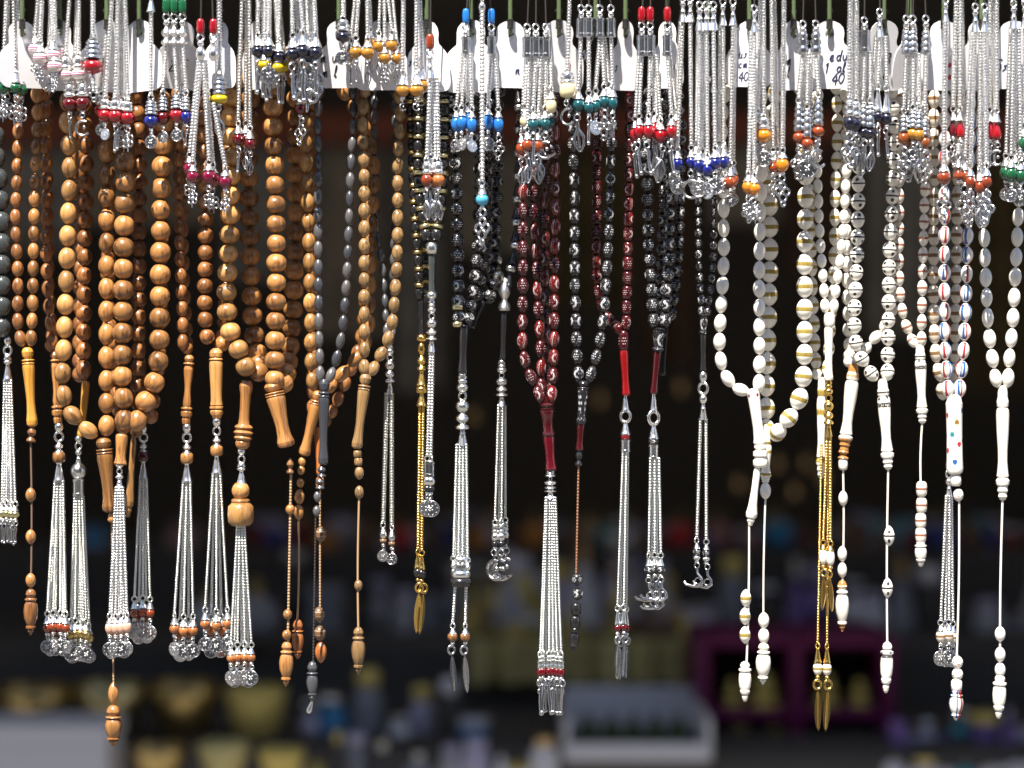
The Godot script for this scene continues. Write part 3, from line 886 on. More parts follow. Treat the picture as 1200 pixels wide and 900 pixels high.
	# tiger brown
	t = strand("glossy olive-brown oval beads forming a wide V with long plain leader", g, "oval", "tiger", 14, 20.5, [426, 120, 427, 200, 427, 300, 427, 400], 0.5, [468, 110, 466, 200, 466, 290, 463, 345, 459, 385, 449, 412, 438, 428], 0.3, 428, 442, {"hx": 444, "zj": 0.6})
	head(t, 0.6, "head_bead_ringed", "tiger", 429, 438, 418, 526, 16)
	tail_beads(t, 0.6, "disc", "tiger", [419, 532, 420, 541], 10, 9)
	tail_beads(t, 0.6, "oval", "tiger", [421, 554, 421, 577], 11, 16)
	tail_cord(t, 0.6, 421, 580, 420, 740, 2.6, "cord_tan")
	tail_beads(t, 0.6, "round", "tiger", [420, 686], 10, 13)
	finial(t, 0.6, "finial_oval", "tiger", 420, 735, 420, 790, 17)
	# thin rear
	t = strand("thin strand of tiny dark beads between brown strands, tassel of two coin chains", g, "almond", "graphite", 8.5, 18, [439, 110, 440, 200, 442, 270, 449, 320], -1.4, [462, 120, 462, 250, 460, 340], -2.2, 457, 398, {"zj": -1.0, "cord": "cord_dark"})
	links(t, -1.0, 457, 398, 462, 10, "", 3)
	tassel(t, -1.0, 456, 460, 454, 628, 2, 3, 6, {"cw": 8, "bm": "silver_soft", "bw": 10, "bl": 10, "twin": "stone_brown", "ch": 26, "cap": 4, "pitch": 2.2, "cm": "silver_soft", "stag": 1})

func dark_strands() -> void:
	var g := "black and red prayer bead strands"
	var t: Node3D
	t = strand("slim black and brass disc beads ending in a single gold chain tassel", g, "barrel", "black", 12.5, 13, [482, 105, 483, 180, 486, 250, 491, 320], 0.0, [497, 110, 499, 220, 499, 330], -1.6, 493, 352, {"alt": "brass", "zj": -0.2, "cord": "cord_dark"})
	head(t, -0.2, "head_plain", "black", 493, 350, 494, 394, 8)
	links(t, -0.2, 494, 392, 476, 12, "", 5, "gold")
	tassel(t, -0.2, 494, 474, 492, 672, 2, 2, 2.5, {"cw": 6, "bm": "black", "bw": 13, "bl": 12, "cap": 16, "ch": 62, "charm": "blade", "cm": "gold", "pitch": 2.8, "stag": 0})
	t = strand("black beads with cream metal rings joined in a black and silver leader", g, "barrel", "black", 15.5, 14, [492, 112, 490, 180, 492, 230, 499, 270], 0.5, [520, 105, 519, 180, 516, 240, 511, 275], 0.5, 506, 284, {"alt": "pale_gold", "zj": 0.6, "cord": "cord_dark"})
	turned(t, "leader_ring", "disc", M.silver_soft, P(506, 284, .6), P(506, 298, .6), U(15, .6))
	head(t, 0.6, "head_plain", "greenblack", 506, 296, 506, 346, 10)
	turned(t, "leader_ring", "disc", M.silver_soft, P(506, 342, .6), P(506, 350, .6), U(13, .6))
	links(t, 0.6, 506, 350, 412, 11, "", 3)
	tassel(t, 0.6, 506, 410, 503, 565, 2, 1.6, 2.4, {"cw": 6.5, "bm": "silver", "bw": 12, "bl": 12, "twin": "black", "cap": 18, "capk": "cylinder", "ch": 38, "charm": "coin", "pitch": 2.2, "stag": 0})
	t = strand("black beads with silver inlay, tassel in two tiers ending in long blades", g, "round", "inlay_black", 15.5, 18, [530, 105, 534, 190, 536, 280, 537, 340], 0.4, [562, 110, 562, 220, 558, 320, 550, 360], -0.4, 542, 382, {"zj": 0.4, "cord": "cord_dark"})
	tail_beads(t, 0.5, "disc", "pale_gold", [536, 360, 536, 380], 13, 7)
	head(t, 0.4, "head_plain", "black", 544, 380, 542, 438, 13)
	links(t, 0.4, 542, 436, 522, 14, "", 3, "silver_soft")
	turned(t, "clasp", "collar", M.silver, P(540, 652, .4), P(540, 678, .4), U(24, .4))
	turned(t, "clasp_ring", "disc", M.black, P(540, 676, .4), P(540, 688, .4), U(26, .4))
	tassel(t, 0.4, 541, 520, 540, 664, 5, 6, 10, {"cw": 7, "bm": "silver", "bw": 8, "cap": 3, "ch": 0, "pitch": 2.3, "cm": "silver_soft", "stag": 0})
	tassel(t, 0.4, 540, 684, 538, 746, 2, 6, 8, {"cw": 6, "bm": "olive", "bk": "barrel", "bw": 14, "bl": 9, "cap": 6, "ch": 58, "charm": "blade", "pitch": 2.6, "stag": 0})
	t = strand("dark inlaid beads in shade right of the turquoise drop, hanging slightly behind", g, "round", "inlay_black", 16, 18, [568, 110, 570, 200, 566, 290, 560, 335], -1.0, [584, 110, 582, 220, 578, 310], -2.4, 566, 356, {"zj": -1.0, "cord": "cord_dark"})
	head(t, -1.0, "head_plain", "black", 566, 352, 552, 384, 11)
	t = strand("black strand with silver bell spacers and a straight black leader, two-coin tassel", g, "bell", "black", 13, 18, [574, 130, 578, 220, 582, 300], -2.6, [608, 120, 607, 220, 603, 290, 598, 318], -0.6, 591, 338, {"alt": "silver_soft", "zj": -0.6, "cord": "cord_dark"})
	turned(t, "leader_ring", "vase", M.silver_soft, P(592, 326, -.6), P(591, 364, -.6), U(15, -.6))
	head(t, -0.6, "head_plain", "black", 591, 362, 589, 424, 9)
	links(t, -0.6, 588, 422, 476, 12, "", 3)
	tassel(t, -0.6, 588, 474, 586, 628, 3, 4, 7, {"cw": 6.5, "bm": "silver", "bw": 11, "bl": 11, "twin": "black", "cap": 9, "capk": "collar", "ch": 38, "charm": "crescent", "pitch": 2.4, "cm": "silver_soft", "stag": 0})
	# red
	t = strand("dark red beads with silver inlay and glossy scarlet leader, widest chain tassel", g, "oval", "inlay_red", 13, 22, [616, 110, 613, 220, 613, 320, 612, 400, 616, 428, 625, 445], 0.6, [652, 110, 651, 220, 650, 330, 649, 420, 647, 452], 0.4, 641, 474, {"zj": 0.7, "cord": "cord_dark"})
	head(t, 0.7, "head_bead_ringed", "oxblood", 641, 472, 643, 512, 19)
	head(t, 0.7, "head_plain", "garnet_lacquer", 643, 508, 646, 552, 16)
	links(t, 0.7, 645, 550, 584, 13, "", 3)
	tassel(t, 0.7, 645, 582, 645, 788, 8, 6, 15, {"cw": 6.5, "bm": "ruby", "bk": "disc", "bw": 10, "bl": 9, "cap": 14, "capk": "collar", "ch": 42, "charm": "bar", "pitch": 2.3, "cm": "silver_soft", "stag": 2})
	t = strand("middle column of red inlaid beads between the two sides of the scarlet-headed strand", g, "oval", "inlay_red", 13, 23, [626, 110, 624, 220, 629, 330, 634, 420], -0.4, [640, 120, 638, 250, 640, 400], -2.2, 637, 466, {"zj": -0.6, "cord": "cord_dark"})
	head(t, -0.6, "head_plain", "oxblood", 637, 464, 642, 520, 13)
	t = strand("black and silver inlaid ovals with dark leader and copper chain tail", g, "oval", "inlay_black", 13, 21, [672, 110, 673, 220, 674, 330, 676, 410], 0.4, [717, 110, 715, 220, 711, 320, 706, 380, 700, 415, 692, 437], 0.4, 684, 450, {"zj": 0.5, "cord": "cord_dark", "hx": 694})
	head(t, 0.5, "head_bead_ringed", "inlay_black", 684, 446, 681, 498, 15)
	head(t, 0.5, "head_plain", "oxblood", 681, 494, 679, 528, 11)
	turned(t, "leader_tip", "vase", M.black, P(679, 526, .5), P(678, 546, .5), U(9, .5))
	twist_cord(t, 0.5, 678, 545, 675, 680, 3.0, "cord_copper")
	tail_beads(t, 0.5, "round", "inlay_black", [676, 679, 677, 696], 13, 15)
	tail_beads(t, 0.5, "barrel", "black", [675, 714, 674, 729], 12, 15)
	finial(t, 0.5, "finial_white", "black", 674, 734, 672, 764, 12)
	t = strand("slim red inlaid strand with bright red leader, long single chain bundle", g, "barrel", "inlay_red", 12, 17.5, [702, 150, 700, 230, 699, 310, 705, 360, 718, 378], -1.6, [738, 105, 737, 200, 736, 300, 734, 370], 0.2, 732, 388, {"zj": 0.2, "cord": "cord_dark", "hx": 728})
	head(t, 0.2, "barrel", "inlay_red", 731, 387, 731, 412, 14)
	head(t, 0.2, "head_plain", "red_lacquer", 731, 409, 734, 464, 12)
	links(t, 0.2, 733, 462, 530, 12, "red_lacquer", 4)
	tassel(t, 0.2, 733, 528, 729, 736, 3, 3, 6, {"cw": 6.5, "bm": "ruby", "bw": 10, "cap": 16, "ch": 52, "charm": "blade", "pitch": 2.2, "cm": "silver_soft", "stag": 2})
	t = strand("black silver-dotted round beads with dark leader and swirled silver charms", g, "round", "inlay_black", 14.5, 18, [757, 130, 759, 220, 761, 300, 765, 360], 0.3, [786, 130, 786, 220, 783, 310, 779, 365], 0.2, 773, 386, {"zj": 0.3, "cord": "cord_dark"})
	head(t, 0.3, "head_bead_ringed", "inlay_black", 773, 384, 771, 412, 17)
	head(t, 0.3, "head_plain", "oxblood", 771, 408, 766, 462, 11)
	links(t, 0.3, 766, 460, 538, 12, "inlay_black", 4)
	tassel(t, 0.3, 767, 536, 767, 668, 4, 5, 8, {"cw": 7, "bm": "inlay_black", "bw": 12, "cap": 9, "ch": 32, "charm": "hook_shape", "pitch": 2.2, "cm": "silver_soft", "stag": 9})
	t = strand("black dotted beads pressed behind the swirl-charm strand on its right side", g, "round", "inlay_black", 13.5, 17, [776, 140, 776, 250, 774, 350], -2.0, [797, 130, 797, 220, 794, 310, 788, 355], -0.8, 780, 378, {"zj": -0.9, "cord": "cord_dark"})
	head(t, -0.9, "head_plain", "black", 780, 376, 776, 440, 10)
	t = strand("thinnest black strand, tiny dotted beads, black leader and two long chains", g, "round", "inlay_black", 9, 13, [817, 130, 818, 220, 819, 310, 822, 355], -0.2, [838, 140, 837, 250, 835, 320, 830, 355], -0.4, 825, 372, {"zj": -0.2, "cord": "cord_dark"})
	head(t, -0.2, "head_bead_ringed", "inlay_black", 825, 368, 824, 392, 12)
	head(t, -0.2, "head_plain", "black", 824, 388, 824, 436, 9)
	links(t, -0.2, 824, 434, 492, 11, "", 2)
	tassel(t, -0.2, 824, 490, 822, 646, 2, 3, 6, {"cw": 6.5, "bm": "inlay_black", "bw": 11, "twin": "silver", "cap": 6, "ch": 32, "charm": "hook_shape", "pitch": 2.3, "cm": "silver_soft", "stag": 2})

func white_strands() -> void:
	var g := "white bone prayer bead strands"
	var t: Node3D
	var c := {"cord": "cord_white"}
	t = strand("plain white oval beads, wide loop whose leader carries a dark red dot", g, "oval", "ivory", 14.5, 22.5, [848, 120, 848, 240, 848, 310, 845, 360, 843, 410, 846, 432, 856, 450, 868, 459], 0.5, [893, 120, 892, 220, 890, 300, 890, 380, 890, 430], 0.8, 883, 462, {"cord": "cord_white", "zj": 0.9, "hx": 870})
	head(t, 0.9, "head_plain", "spot_white", 882, 455, 891, 522, 17)
	turned(t, "leader_ring", "collar", M.ivory, P(891, 519, .9), P(891, 548, .9), U(17, .9))
	head(t, 0.9, "head_flared", "ivory", 888, 546, 879, 616, 15)
	tail_cord(t, 0.9, 878, 612, 874, 800, 2.6, "cord_white")
	tail_beads(t, 0.9, "almond", "gold_band", [874, 701, 873, 722, 873, 744], 13, 21)
	finial(t, 0.9, "finial_white", "ivory", 873, 775, 873, 822, 15)
	t = strand("large white beads with olive gold bands swinging left in a deep U", g, "oval", "gold_band", 20.5, 26.5, [901, 150, 902, 230, 902, 320, 899, 420, 898, 490], -0.8, [943, 130, 944, 220, 943, 310, 943, 400, 942, 440, 937, 470, 925, 492, 910, 505], 0.7, 898, 516, {"cord": "cord_white", "zj": -0.1, "hx": 920})
	head(t, -0.1, "head_white", "gilt_white", 898, 510, 897, 566, 15)
	tail_beads(t, -0.1, "oval", "ivory", [897, 575], 13, 20)
	tail_cord(t, -0.1, 897, 584, 895, 760, 2.4, "cord_white")
	tail_beads(t, -0.1, "oval", "ivory", [895, 727, 895, 745], 13, 19)
	finial(t, -0.1, "finial_oval", "ivory", 895, 753, 894, 802, 18)
	t = strand("small plain white beads with slim white leader and two-tier gold chain tassel", g, "oval", "ivory", 11.5, 17.8, [957, 130, 958, 210, 961, 280, 966, 345], 0.4, [993, 130, 991, 220, 985, 300, 978, 350], 0.3, 972, 368, {"cord": "cord_white", "zj": 0.5})
	tail_beads(t, 0.5, "barrel", "ivory", [972, 375], 13, 18)
	head(t, 0.5, "head_plain", "ivory", 971, 382, 971, 446, 12)
	links(t, 0.5, 971, 444, 512, 10, "ivory", 3, "gold")
	tassel(t, 0.5, 971, 510, 969, 652, 2, 2, 5, {"cw": 5.5, "bm": "ivory", "bw": 12, "bl": 20, "cap": 4, "ch": 50, "charm": "blade", "cm": "gold", "pitch": 3.0, "stag": 0})
	tassel(t, 0.1, 967, 520, 964, 783, 2, 4, 6, {"cw": 5, "bm": "gold_band", "bw": 13, "bl": 16, "cap": 16, "ch": 62, "charm": "blade", "cm": "gold", "pitch": 3.0, "stag": 0})
	t = strand("slim white beads with brownish gold bands, hung on a bare thread at top", g, "oval", "gold_band", 13, 22, [950, 150, 951, 300, 956, 420], -1.8, [981, 126, 979, 220, 977, 310, 972, 400], -0.8, 963, 444, {"cord": "cord_white", "zj": -0.6})
	head(t, -0.6, "head_white", "gilt_white", 963, 442, 962, 560, 13)
	t = strand("white beads with black dots and bands, black-ringed leader, cord tail with two beads", g, "oval", "dot_band", 16.5, 20.8, [1008, 130, 1006, 220, 1004, 310, 1001, 380, 1005, 412, 1017, 432], 0.6, [1047, 130, 1046, 220, 1042, 310, 1041, 400, 1040, 425], 0.3, 1034, 448, {"cord": "cord_white", "zj": 0.6, "hx": 1027})
	head(t, 0.6, "head_white", "lined_white", 1034, 444, 1041, 550, 17)
	tail_cord(t, 0.6, 1041, 546, 1040, 770, 2.6, "cord_white")
	tail_beads(t, 0.6, "almond", "dot_band", [1042, 628, 1040, 689], 13, 24)
	finial(t, 0.6, "finial_white", "lined_white", 1040, 752, 1038, 812, 15)
	t = strand("plain cream beads behind the dotted strand, leader with tan wooden caps", g, "oval", "ivory", 14, 19, [994, 140, 992, 280, 995, 400], -2.2, [1052, 150, 1052, 280, 1046, 360, 1035, 385, 1020, 402, 1008, 415], -1.0, 1001, 428, {"cord": "cord_white", "zj": -0.2})
	head(t, -0.2, "head_white", "white_wood", 1001, 426, 989, 530, 18)
	turned(t, "leader_tip", "vase", pick("olive"), P(989, 524, -.2), P(988, 538, -.2), U(13, -.2))
	turned(t, "leader_tip", "barrel", M.ivory, P(988, 536, -.2), P(988, 551, -.2), U(11, -.2))
	tail_cord(t, -0.2, 988, 548, 987, 690, 2.6, "cord_white")
	tail_beads(t, -0.2, "oval", "ivory", [988, 584, 987, 649, 987, 668], 11, 18)
	finial(t, -0.2, "finial_oval", "white_wood", 987, 680, 987, 740, 16)
	t = strand("small white beads with thin rosy bands, shortest tail on the white side", g, "oval", "rose_band", 12, 19.5, [1053, 140, 1054, 250, 1054, 330, 1060, 378, 1070, 398], -0.2, [1085, 150, 1083, 250, 1081, 330, 1080, 390], 0.2, 1078, 408, {"cord": "cord_white", "zj": 0.2})
	head(t, 0.2, "head_white", "lined_white", 1078, 404, 1081, 496, 15)
	tail_cord(t, 0.2, 1081, 492, 1079, 570, 2.6, "cord_white")
	tail_beads(t, 0.2, "barrel", "rose_band", [1080, 573, 1080, 592, 1079, 610, 1079, 627], 13, 18)
	finial(t, 0.2, "finial_white", "ivory", 1079, 633, 1079, 664, 14)
	t = strand("white beads with tan bands behind the striped strand, short two-coin chain tassel", g, "faceted", "tan_band", 15, 23, [1095, 108, 1095, 220, 1094, 330, 1096, 410, 1102, 440], -0.8, [1122, 120, 1122, 220, 1121, 330, 1119, 430], -2.0, 1112, 470, {"cord": "cord_white", "zj": -1.2})
	tail_cord(t, -0.8, 1112, 468, 1112, 545, 2.4, "cord_white")
	links(t, -0.8, 1112, 540, 582, 10, "", 2)
	tassel(t, -0.8, 1112, 580, 1110, 746, 3, 3, 8, {"cw": 7.5, "bm": "tan_band", "bw": 13, "bl": 15, "cap": 6, "ch": 34, "charm": "coin", "pitch": 3.2, "stag": 2})
	t = strand("white oval beads striped red and blue, fat leader sprinkled with coloured dots", g, "oval", "stripe", 15, 22.5, [1107, 130, 1107, 240, 1107, 330, 1107, 400, 1110, 440], 0.7, [1137, 120, 1135, 220, 1133, 310, 1130, 400, 1126, 440], 0.6, 1118, 468, {"cord": "cord_white", "zj": 0.7})
	head(t, 0.7, "head_block", "dotted_white", 1118, 462, 1119, 556, 22)
	tail_beads(t, 0.7, "disc", "ivory", [1120, 563], 13, 13)
	tail_beads(t, 0.7, "round", "dotted_white", [1123, 580], 12, 15)
	tail_cord(t, 0.7, 1124, 586, 1121, 775, 2.6, "cord_white")
	tail_beads(t, 0.7, "round", "dotted_white", [1122, 776, 1122, 790], 13, 15)
	tail_beads(t, 0.7, "disc", "ivory", [1121, 803], 13, 14)
	finial(t, 0.7, "finial_oval", "stripe", 1121, 806, 1120, 844, 17)
	t = strand("plain white ovals in a narrow V beside the right edge, longest white tail", g, "oval", "ivory", 14.5, 23.8, [1151, 120, 1152, 230, 1155, 320, 1158, 380, 1163, 420], 0.6, [1196, 120, 1194, 230, 1190, 320, 1186, 390, 1182, 425], 0.6, 1175, 456, {"cord": "cord_white", "zj": 0.7, "hx": 1174})
	head(t, 0.7, "head_white", "ivory", 1175, 452, 1175, 586, 17)
	tail_cord(t, 0.7, 1175, 582, 1172, 800, 2.8, "cord_white")
	tail_beads(t, 0.7, "oval", "ivory", [1172, 743, 1172, 767, 1172, 785], 12.5, 18)
	finial(t, 0.7, "finial_white", "ivory", 1172, 790, 1170, 842, 16)

# ---------------------------------------------------------------- the row above, of which only the tassels hang into view
func upper(label: String, zc: float, yt: float, capk: String, capw: float, caph: float, list: Array, base := {}) -> void:
	zc -= 0.1
	var top := yt if yt > 8.0 else -24.0
	var xm := 0.0
	var lo := 9999.0
	var hi := -9999.0
	for q in list:
		xm += q[0] / float(list.size())
		lo = minf(lo, q[0]); hi = maxf(hi, q[0])
	var t := thing("hanging_tassel", label, "tassel", "tassels of the row above", P(xm, -470, zc))
	# every chain or pair of chains has its own cap and link, and all hang from one cord
	var heads := []
	for q in list:
		var found := false
		for hcap in heads:
			if absf(hcap - q[0]) < capw * 0.62:
				found = true
		if not found:
			heads.append(q[0])
	for hx in heads:
		turned(t, "cap", capk, M.silver_worn if capk in ["ridged", "cylinder", "collar"] else M.silver, P(hx, top - caph, zc), P(hx, top + 2, zc), U(capw, zc))
		turned(t, "link_ball", "ball", M.silver, P(hx, top - caph - 7, zc), P(hx, top - caph + 1, zc), U(capw * .62, zc))
		put(t, "link", G.ring, M.silver, Basis.from_euler(Vector3(0, .4, 0)).scaled(Vector3.ONE * U(10, zc)), P(hx, top - caph - 10, zc))
		if base.get("knob", "") != "":
			turned(t, "knob", "barrel", M[base.knob], P(hx, top - caph - 32, zc), P(hx, top - caph - 14, zc), U(capw * .8, zc))
		cord(t, [P(hx, top - caph - 12, zc), P(hx * .6 + xm * .4, -90, zc), P(xm, -120, zc), P(xm, -474, zc)], U(2, zc), M.cord_dark)
	# the loop itself, unseen above the picture, added to shade the strands below
	for side in [-1, 1]:
		var a := P(xm + side * 4, -470, zc - .4); var b := P(xm + side * (12 + int(xm) % 9), -64 - int(xm) % 40, zc - .3)
		put(t, "unseen_bead_loop", chain_mesh(16, 1), pick(["olive", "russet", "inlay_black", "ivory", "oxblood", "tiger"][int(xm) % 6]), along(a, b, U(17, zc)), (a + b) * .5)
	for q in list:
		var o := base.duplicate()
		o["bm"] = q[3]
		o["cw"] = base.get("cw", 7.0) * .86
		o["bw"] = q[4]
		o["bl"] = q[5]
		o["charm"] = q[6]
		o["ch"] = q[7]
		var dz: float = rng.randf_range(-.18, .18)
		o["z0"] = zc + dz * .3
		chain_drop(t, q[0], q[8] if q.size() > 8 else top, q[1], q[2], zc + dz, o)
		if list.size() > 1 and rng.randf() < .65:
			var back := o.duplicate()
			back["z0"] = zc - .5
			var sx := rng.randf_range(3, 7) * (1 if rng.randf() < .5 else -1)
			chain_drop(t, q[0] + sx * .6, top, q[1] + sx, q[2] + rng.randf_range(-11, 4), zc - .6, back)

func upper_tassels() -> void:
	upper("two-chain tassel with dark green beads and clover charms at left edge", 3.0, 0, "bell", 12, 14, [[8, 4, 103, "green", 15, 13, "clover", 30], [15, 18, 103, "green", 15, 13, "clover", 34]], {"cap": 12})
	upper("tassel with white and magenta banded beads left of the scarlet bead", 3.2, 0, "cone", 12, 14, [[50, 47, 68, "pink_band", 17, 15, "clover", 20], [59, 62, 65, "pink_band", 18, 15, "filigree", 22], [64, 64, 78, "pink_band", 18, 15, "clover", 20]], {"cw": 8, "cap": 8})
	upper("tassel of white magenta-banded beads with maroon ribbed drops beneath", 3.0, 0, "bell", 14, 18, [[83, 77, 88, "pink_band", 17, 13, "coin", 0], [93, 92, 87, "pink_band", 17, 13, "coin", 0], [84, 82, 122, "ruby", 18, 16, "bar", 30, 95], [92, 97, 121, "ruby", 17, 16, "crescent", 28, 95]], {"cap": 14, "capk": "collar"})
	upper("single-chain tassel with one large scarlet bead under a ridged silver cone", 3.6, 0, "bell", 12, 14, [[109, 109, 78, "red", 24, 18, "filigree", 30]], {"cw": 8.5, "cap": 24, "capk": "ridged"})
	upper("three-chain tassel with bright red beads over the largest wooden strand", 3.3, 0, "bell", 13, 16, [[133, 123, 135, "red", 16, 15, "coin", 26], [139, 135, 136, "red", 17, 15, "bar", 32], [146, 150, 138, "red", 17, 15, "clover", 30]], {"cw": 8, "cap": 10, "capk": "collar"})
	upper("single chain with one royal blue bead and large coin charm", 3.6, 12, "bell", 11, 14, [[177, 177, 142, "blue", 18, 15, "coin", 30]], {"cap": 18, "capk": "ridged"})
	upper("green-knobbed tassel with red and blue beads and a purple charm", 3.2, 50, "vase", 13, 20, [[195, 191, 138, "ruby", 16, 16, "coin", 26], [204, 207, 135, "red", 17, 15, "coin", 28], [214, 218, 137, "blue", 14, 15, "bar", 24]], {"cap": 18, "capk": "ridged", "knob": "green"})
	upper("raspberry beads with clover charms, lowest tassel over the left half", 4.2, 70, "ball", 12, 16, [[235, 226, 207, "crimson", 15, 15, "clover", 26], [238, 245, 207, "crimson", 17, 17, "clover", 28], [250, 264, 213, "crimson", 15, 15, "clover", 28, 120]], {"cap": 6, "knob": "red", "cw": 7.5})
	upper("thick chain with yellow banded silver tube, no charm", 3.6, 0, "bell", 12, 14, [[257, 257, 116, "yellow", 19, 9, "tulip", 38]], {"cw": 9, "cap": 24, "capk": "ridged", "bk": "disc"})
	upper("two slim chains with small ruby beads right of the yellow band", 3.0, 0, "bell", 12, 14, [[284, 279, 163, "ruby", 14, 14, "bar", 30], [292, 293, 169, "ruby", 14, 14, "tulip", 26]], {"cap": 9})
	upper("navy and lemon yellow bead tassel with bar charms", 3.4, 0, "bell", 12, 14, [[303, 302, 60, "navy", 16, 14, "bar", 40], [316, 315, 60, "navy", 16, 14, "coin", 40], [311, 310, 76, "yellow", 15, 12, "bar", 34], [328, 327, 67, "navy", 17, 14, "bar", 0], [322, 326, 79, "yellow", 15, 12, "bar", 34]], {"cw": 8, "cap": 10})
	upper("four-chain tassel of near-black round beads over the big disc beads", 3.6, 0, "bell", 12, 14, [[342, 343, 63, "navy", 17, 15, "bar", 44], [350, 355, 60, "navy", 17, 15, "bar", 50], [358, 361, 65, "navy", 16, 15, "clover", 56], [367, 370, 62, "navy", 17, 15, "bar", 40]], {"cw": 8, "cap": 12})
	upper("narrow chain with small dark red bead and open drop charm", 3.0, 70, "cone", 9, 12, [[354, 352, 128, "ruby", 12, 12, "filigree", 34]], {"cw": 5})
	upper("short chain with one black bead and round medal over the spotted tag", 3.3, 0, "bell", 12, 14, [[402, 402, 43, "navy", 18, 14, "coin", 32]], {"cw": 9, "cap": 12, "capk": "collar"})
	upper("amber glass beads on two chains, left of the denser amber cluster", 3.5, 0, "bell", 12, 14, [[422, 417, 61, "honey", 15, 14, "bar", 26], [430, 431, 62, "honey", 16, 14, "tulip", 26]], {"cap": 7})
	upper("dense cluster of four amber beads on fine chains", 3.2, 0, "bell", 12, 14, [[446, 444, 54, "honey", 14, 13, "tulip", 24], [452, 459, 53, "honey", 14, 13, "tulip", 22], [450, 451, 68, "honey", 14, 13, "clover", 24], [458, 465, 68, "honey", 14, 13, "tulip", 22]], {"cw": 6, "cap": 6})
	upper("two long chains with amber beads under silver domes, above black disc beads", 3.6, 0, "bell", 12, 14, [[473, 472, 106, "honey", 16, 14, "crescent", 14], [488, 488, 106, "honey", 17, 14, "crescent", 14]], {"cw": 7.5, "cap": 12})
	upper("orange-knobbed tassel of two straight chains with terracotta beads and hand charms", 4.2, 90, "cone", 13, 18, [[504, 500, 211, "carnelian", 14, 15, "tulip", 36], [512, 514, 211, "orange_wood", 15, 15, "tulip", 36]], {"cap": 13, "capk": "collar", "knob": "carnelian"})
	upper("four sky-blue beads with coin charms left of the centre", 3.2, 62, "cylinder", 11, 20, [[546, 541, 144, "sky_blue", 13, 19, "coin", 28], [551, 553, 146, "sky_blue", 12, 19, "coin", 28], [576, 572, 143, "sky_blue", 13, 19, "coin", 30], [580, 584, 146, "sky_blue", 13, 19, "filigree", 30]], {"cap": 6, "knob": "sky_blue", "bk": "oval"})
	upper("long single chain with turquoise bead crossing the sky-blue beads", 4.6, 12, "ball", 9, 10, [[565, 565, 234, "turquoise", 15, 14, "filigree", 44]], {"cw": 8, "cap": 10, "style": 1, "pitch": 4.4, "capk": "cone"})
	upper("teal, cream and brown beads on cylinder-capped chains at centre", 3.4, 66, "cylinder", 13, 24, [[618, 615, 142, "cream", 12, 14, "bar", 26], [628, 625, 146, "teal", 14, 14, "bar", 38], [640, 639, 145, "teal", 14, 14, "crescent", 32], [620, 618, 170, "rust", 14, 15, "tulip", 34], [634, 630, 171, "rust", 14, 15, "tulip", 34], [645, 646, 124, "cream", 13, 18, "coin", 0]], {"cap": 8, "cw": 6.5})
	upper("single chain with square cream bead and ring charm", 3.6, 0, "bell", 12, 14, [[668, 665, 106, "cream", 19, 17, "crescent", 30]], {"cap": 12, "bk": "barrel", "capk": "collar"})
	upper("row of five teal beads with long figure charms", 3.3, 42, "cylinder", 12, 22, [[681, 678, 123, "teal", 16, 15, "tulip", 44], [690, 690, 126, "teal", 13, 13, "bar", 34], [703, 698, 124, "teal", 14, 14, "coin", 34], [705, 708, 119, "teal", 14, 14, "filigree", 36], [716, 718, 121, "teal", 13, 16, "bar", 34]], {"cap": 8})
	upper("four cherry red beads with red knobs on top, leaf charms", 3.5, 64, "cylinder", 12, 24, [[752, 749, 154, "red", 13, 17, "bar", 40], [762, 760, 154, "red", 14, 17, "bar", 40], [769, 774, 159, "red", 15, 16, "tulip", 44], [782, 787, 154, "red", 13, 16, "bar", 40]], {"cap": 7, "knob": "red", "cw": 6.5})
	upper("left chain pair of the cobalt bead tassels, medallion charms", 3.3, 24, "cone", 12, 16, [[800, 794, 192, "blue", 14, 14, "coin", 36], [809, 810, 190, "blue", 13, 13, "crescent", 34]], {"cap": 8})
	upper("central cluster of cobalt blue beads with oval medallions", 3.7, 34, "cone", 12, 18, [[820, 819, 194, "blue", 14, 14, "coin", 38], [828, 829, 199, "blue", 14, 14, "coin", 34], [836, 838, 191, "blue", 15, 14, "coin", 38]], {"cap": 8})
	upper("right cobalt blue bead chain with big glassy coin", 3.3, 28, "cone", 11, 16, [[847, 848, 190, "blue", 14, 14, "coin", 38], [859, 856, 213, "rust", 13, 15, "coin", 26]], {"cap": 10})
	upper("long chain with two golden orange beads, lowest of the orange ones", 4.2, 36, "cone", 10, 16, [[884, 877, 219, "orange", 15, 15, "filigree", 32], [884, 884, 221, "orange", 15, 15, "clover", 32]], {"cap": 6})
	upper("middle golden orange bead with round disc charm", 3.3, 0, "bell", 12, 14, [[895, 895, 159, "orange", 18, 16, "coin", 36], [904, 906, 196, "rust", 11, 12, "filigree", 26]], {"cap": 12, "capk": "collar"})
	upper("single chain with one orange bead and leafy charm left of rust beads", 3.9, 0, "bell", 12, 14, [[919, 917, 193, "orange", 15, 17, "filigree", 38]], {"cw": 8, "cap": 6})
	upper("three rust brown beads under fluted silver bells", 3.4, 62, "collar", 13, 24, [[941, 936, 161, "rust", 14, 13, "filigree", 40], [948, 946, 168, "rust", 14, 13, "coin", 44], [956, 959, 154, "rust", 14, 13, "crescent", 34]], {"cap": 34, "capk": "ridged", "cw": 8})
	upper("thick paired chains with one black bead and knotted charm", 3.6, 0, "bell", 14, 14, [[996, 996, 144, "navy", 15, 16, "filigree", 44], [1004, 1003, 146, "navy", 15, 16, "tulip", 40]], {"cw": 8.5, "cap": 18, "capk": "collar"})
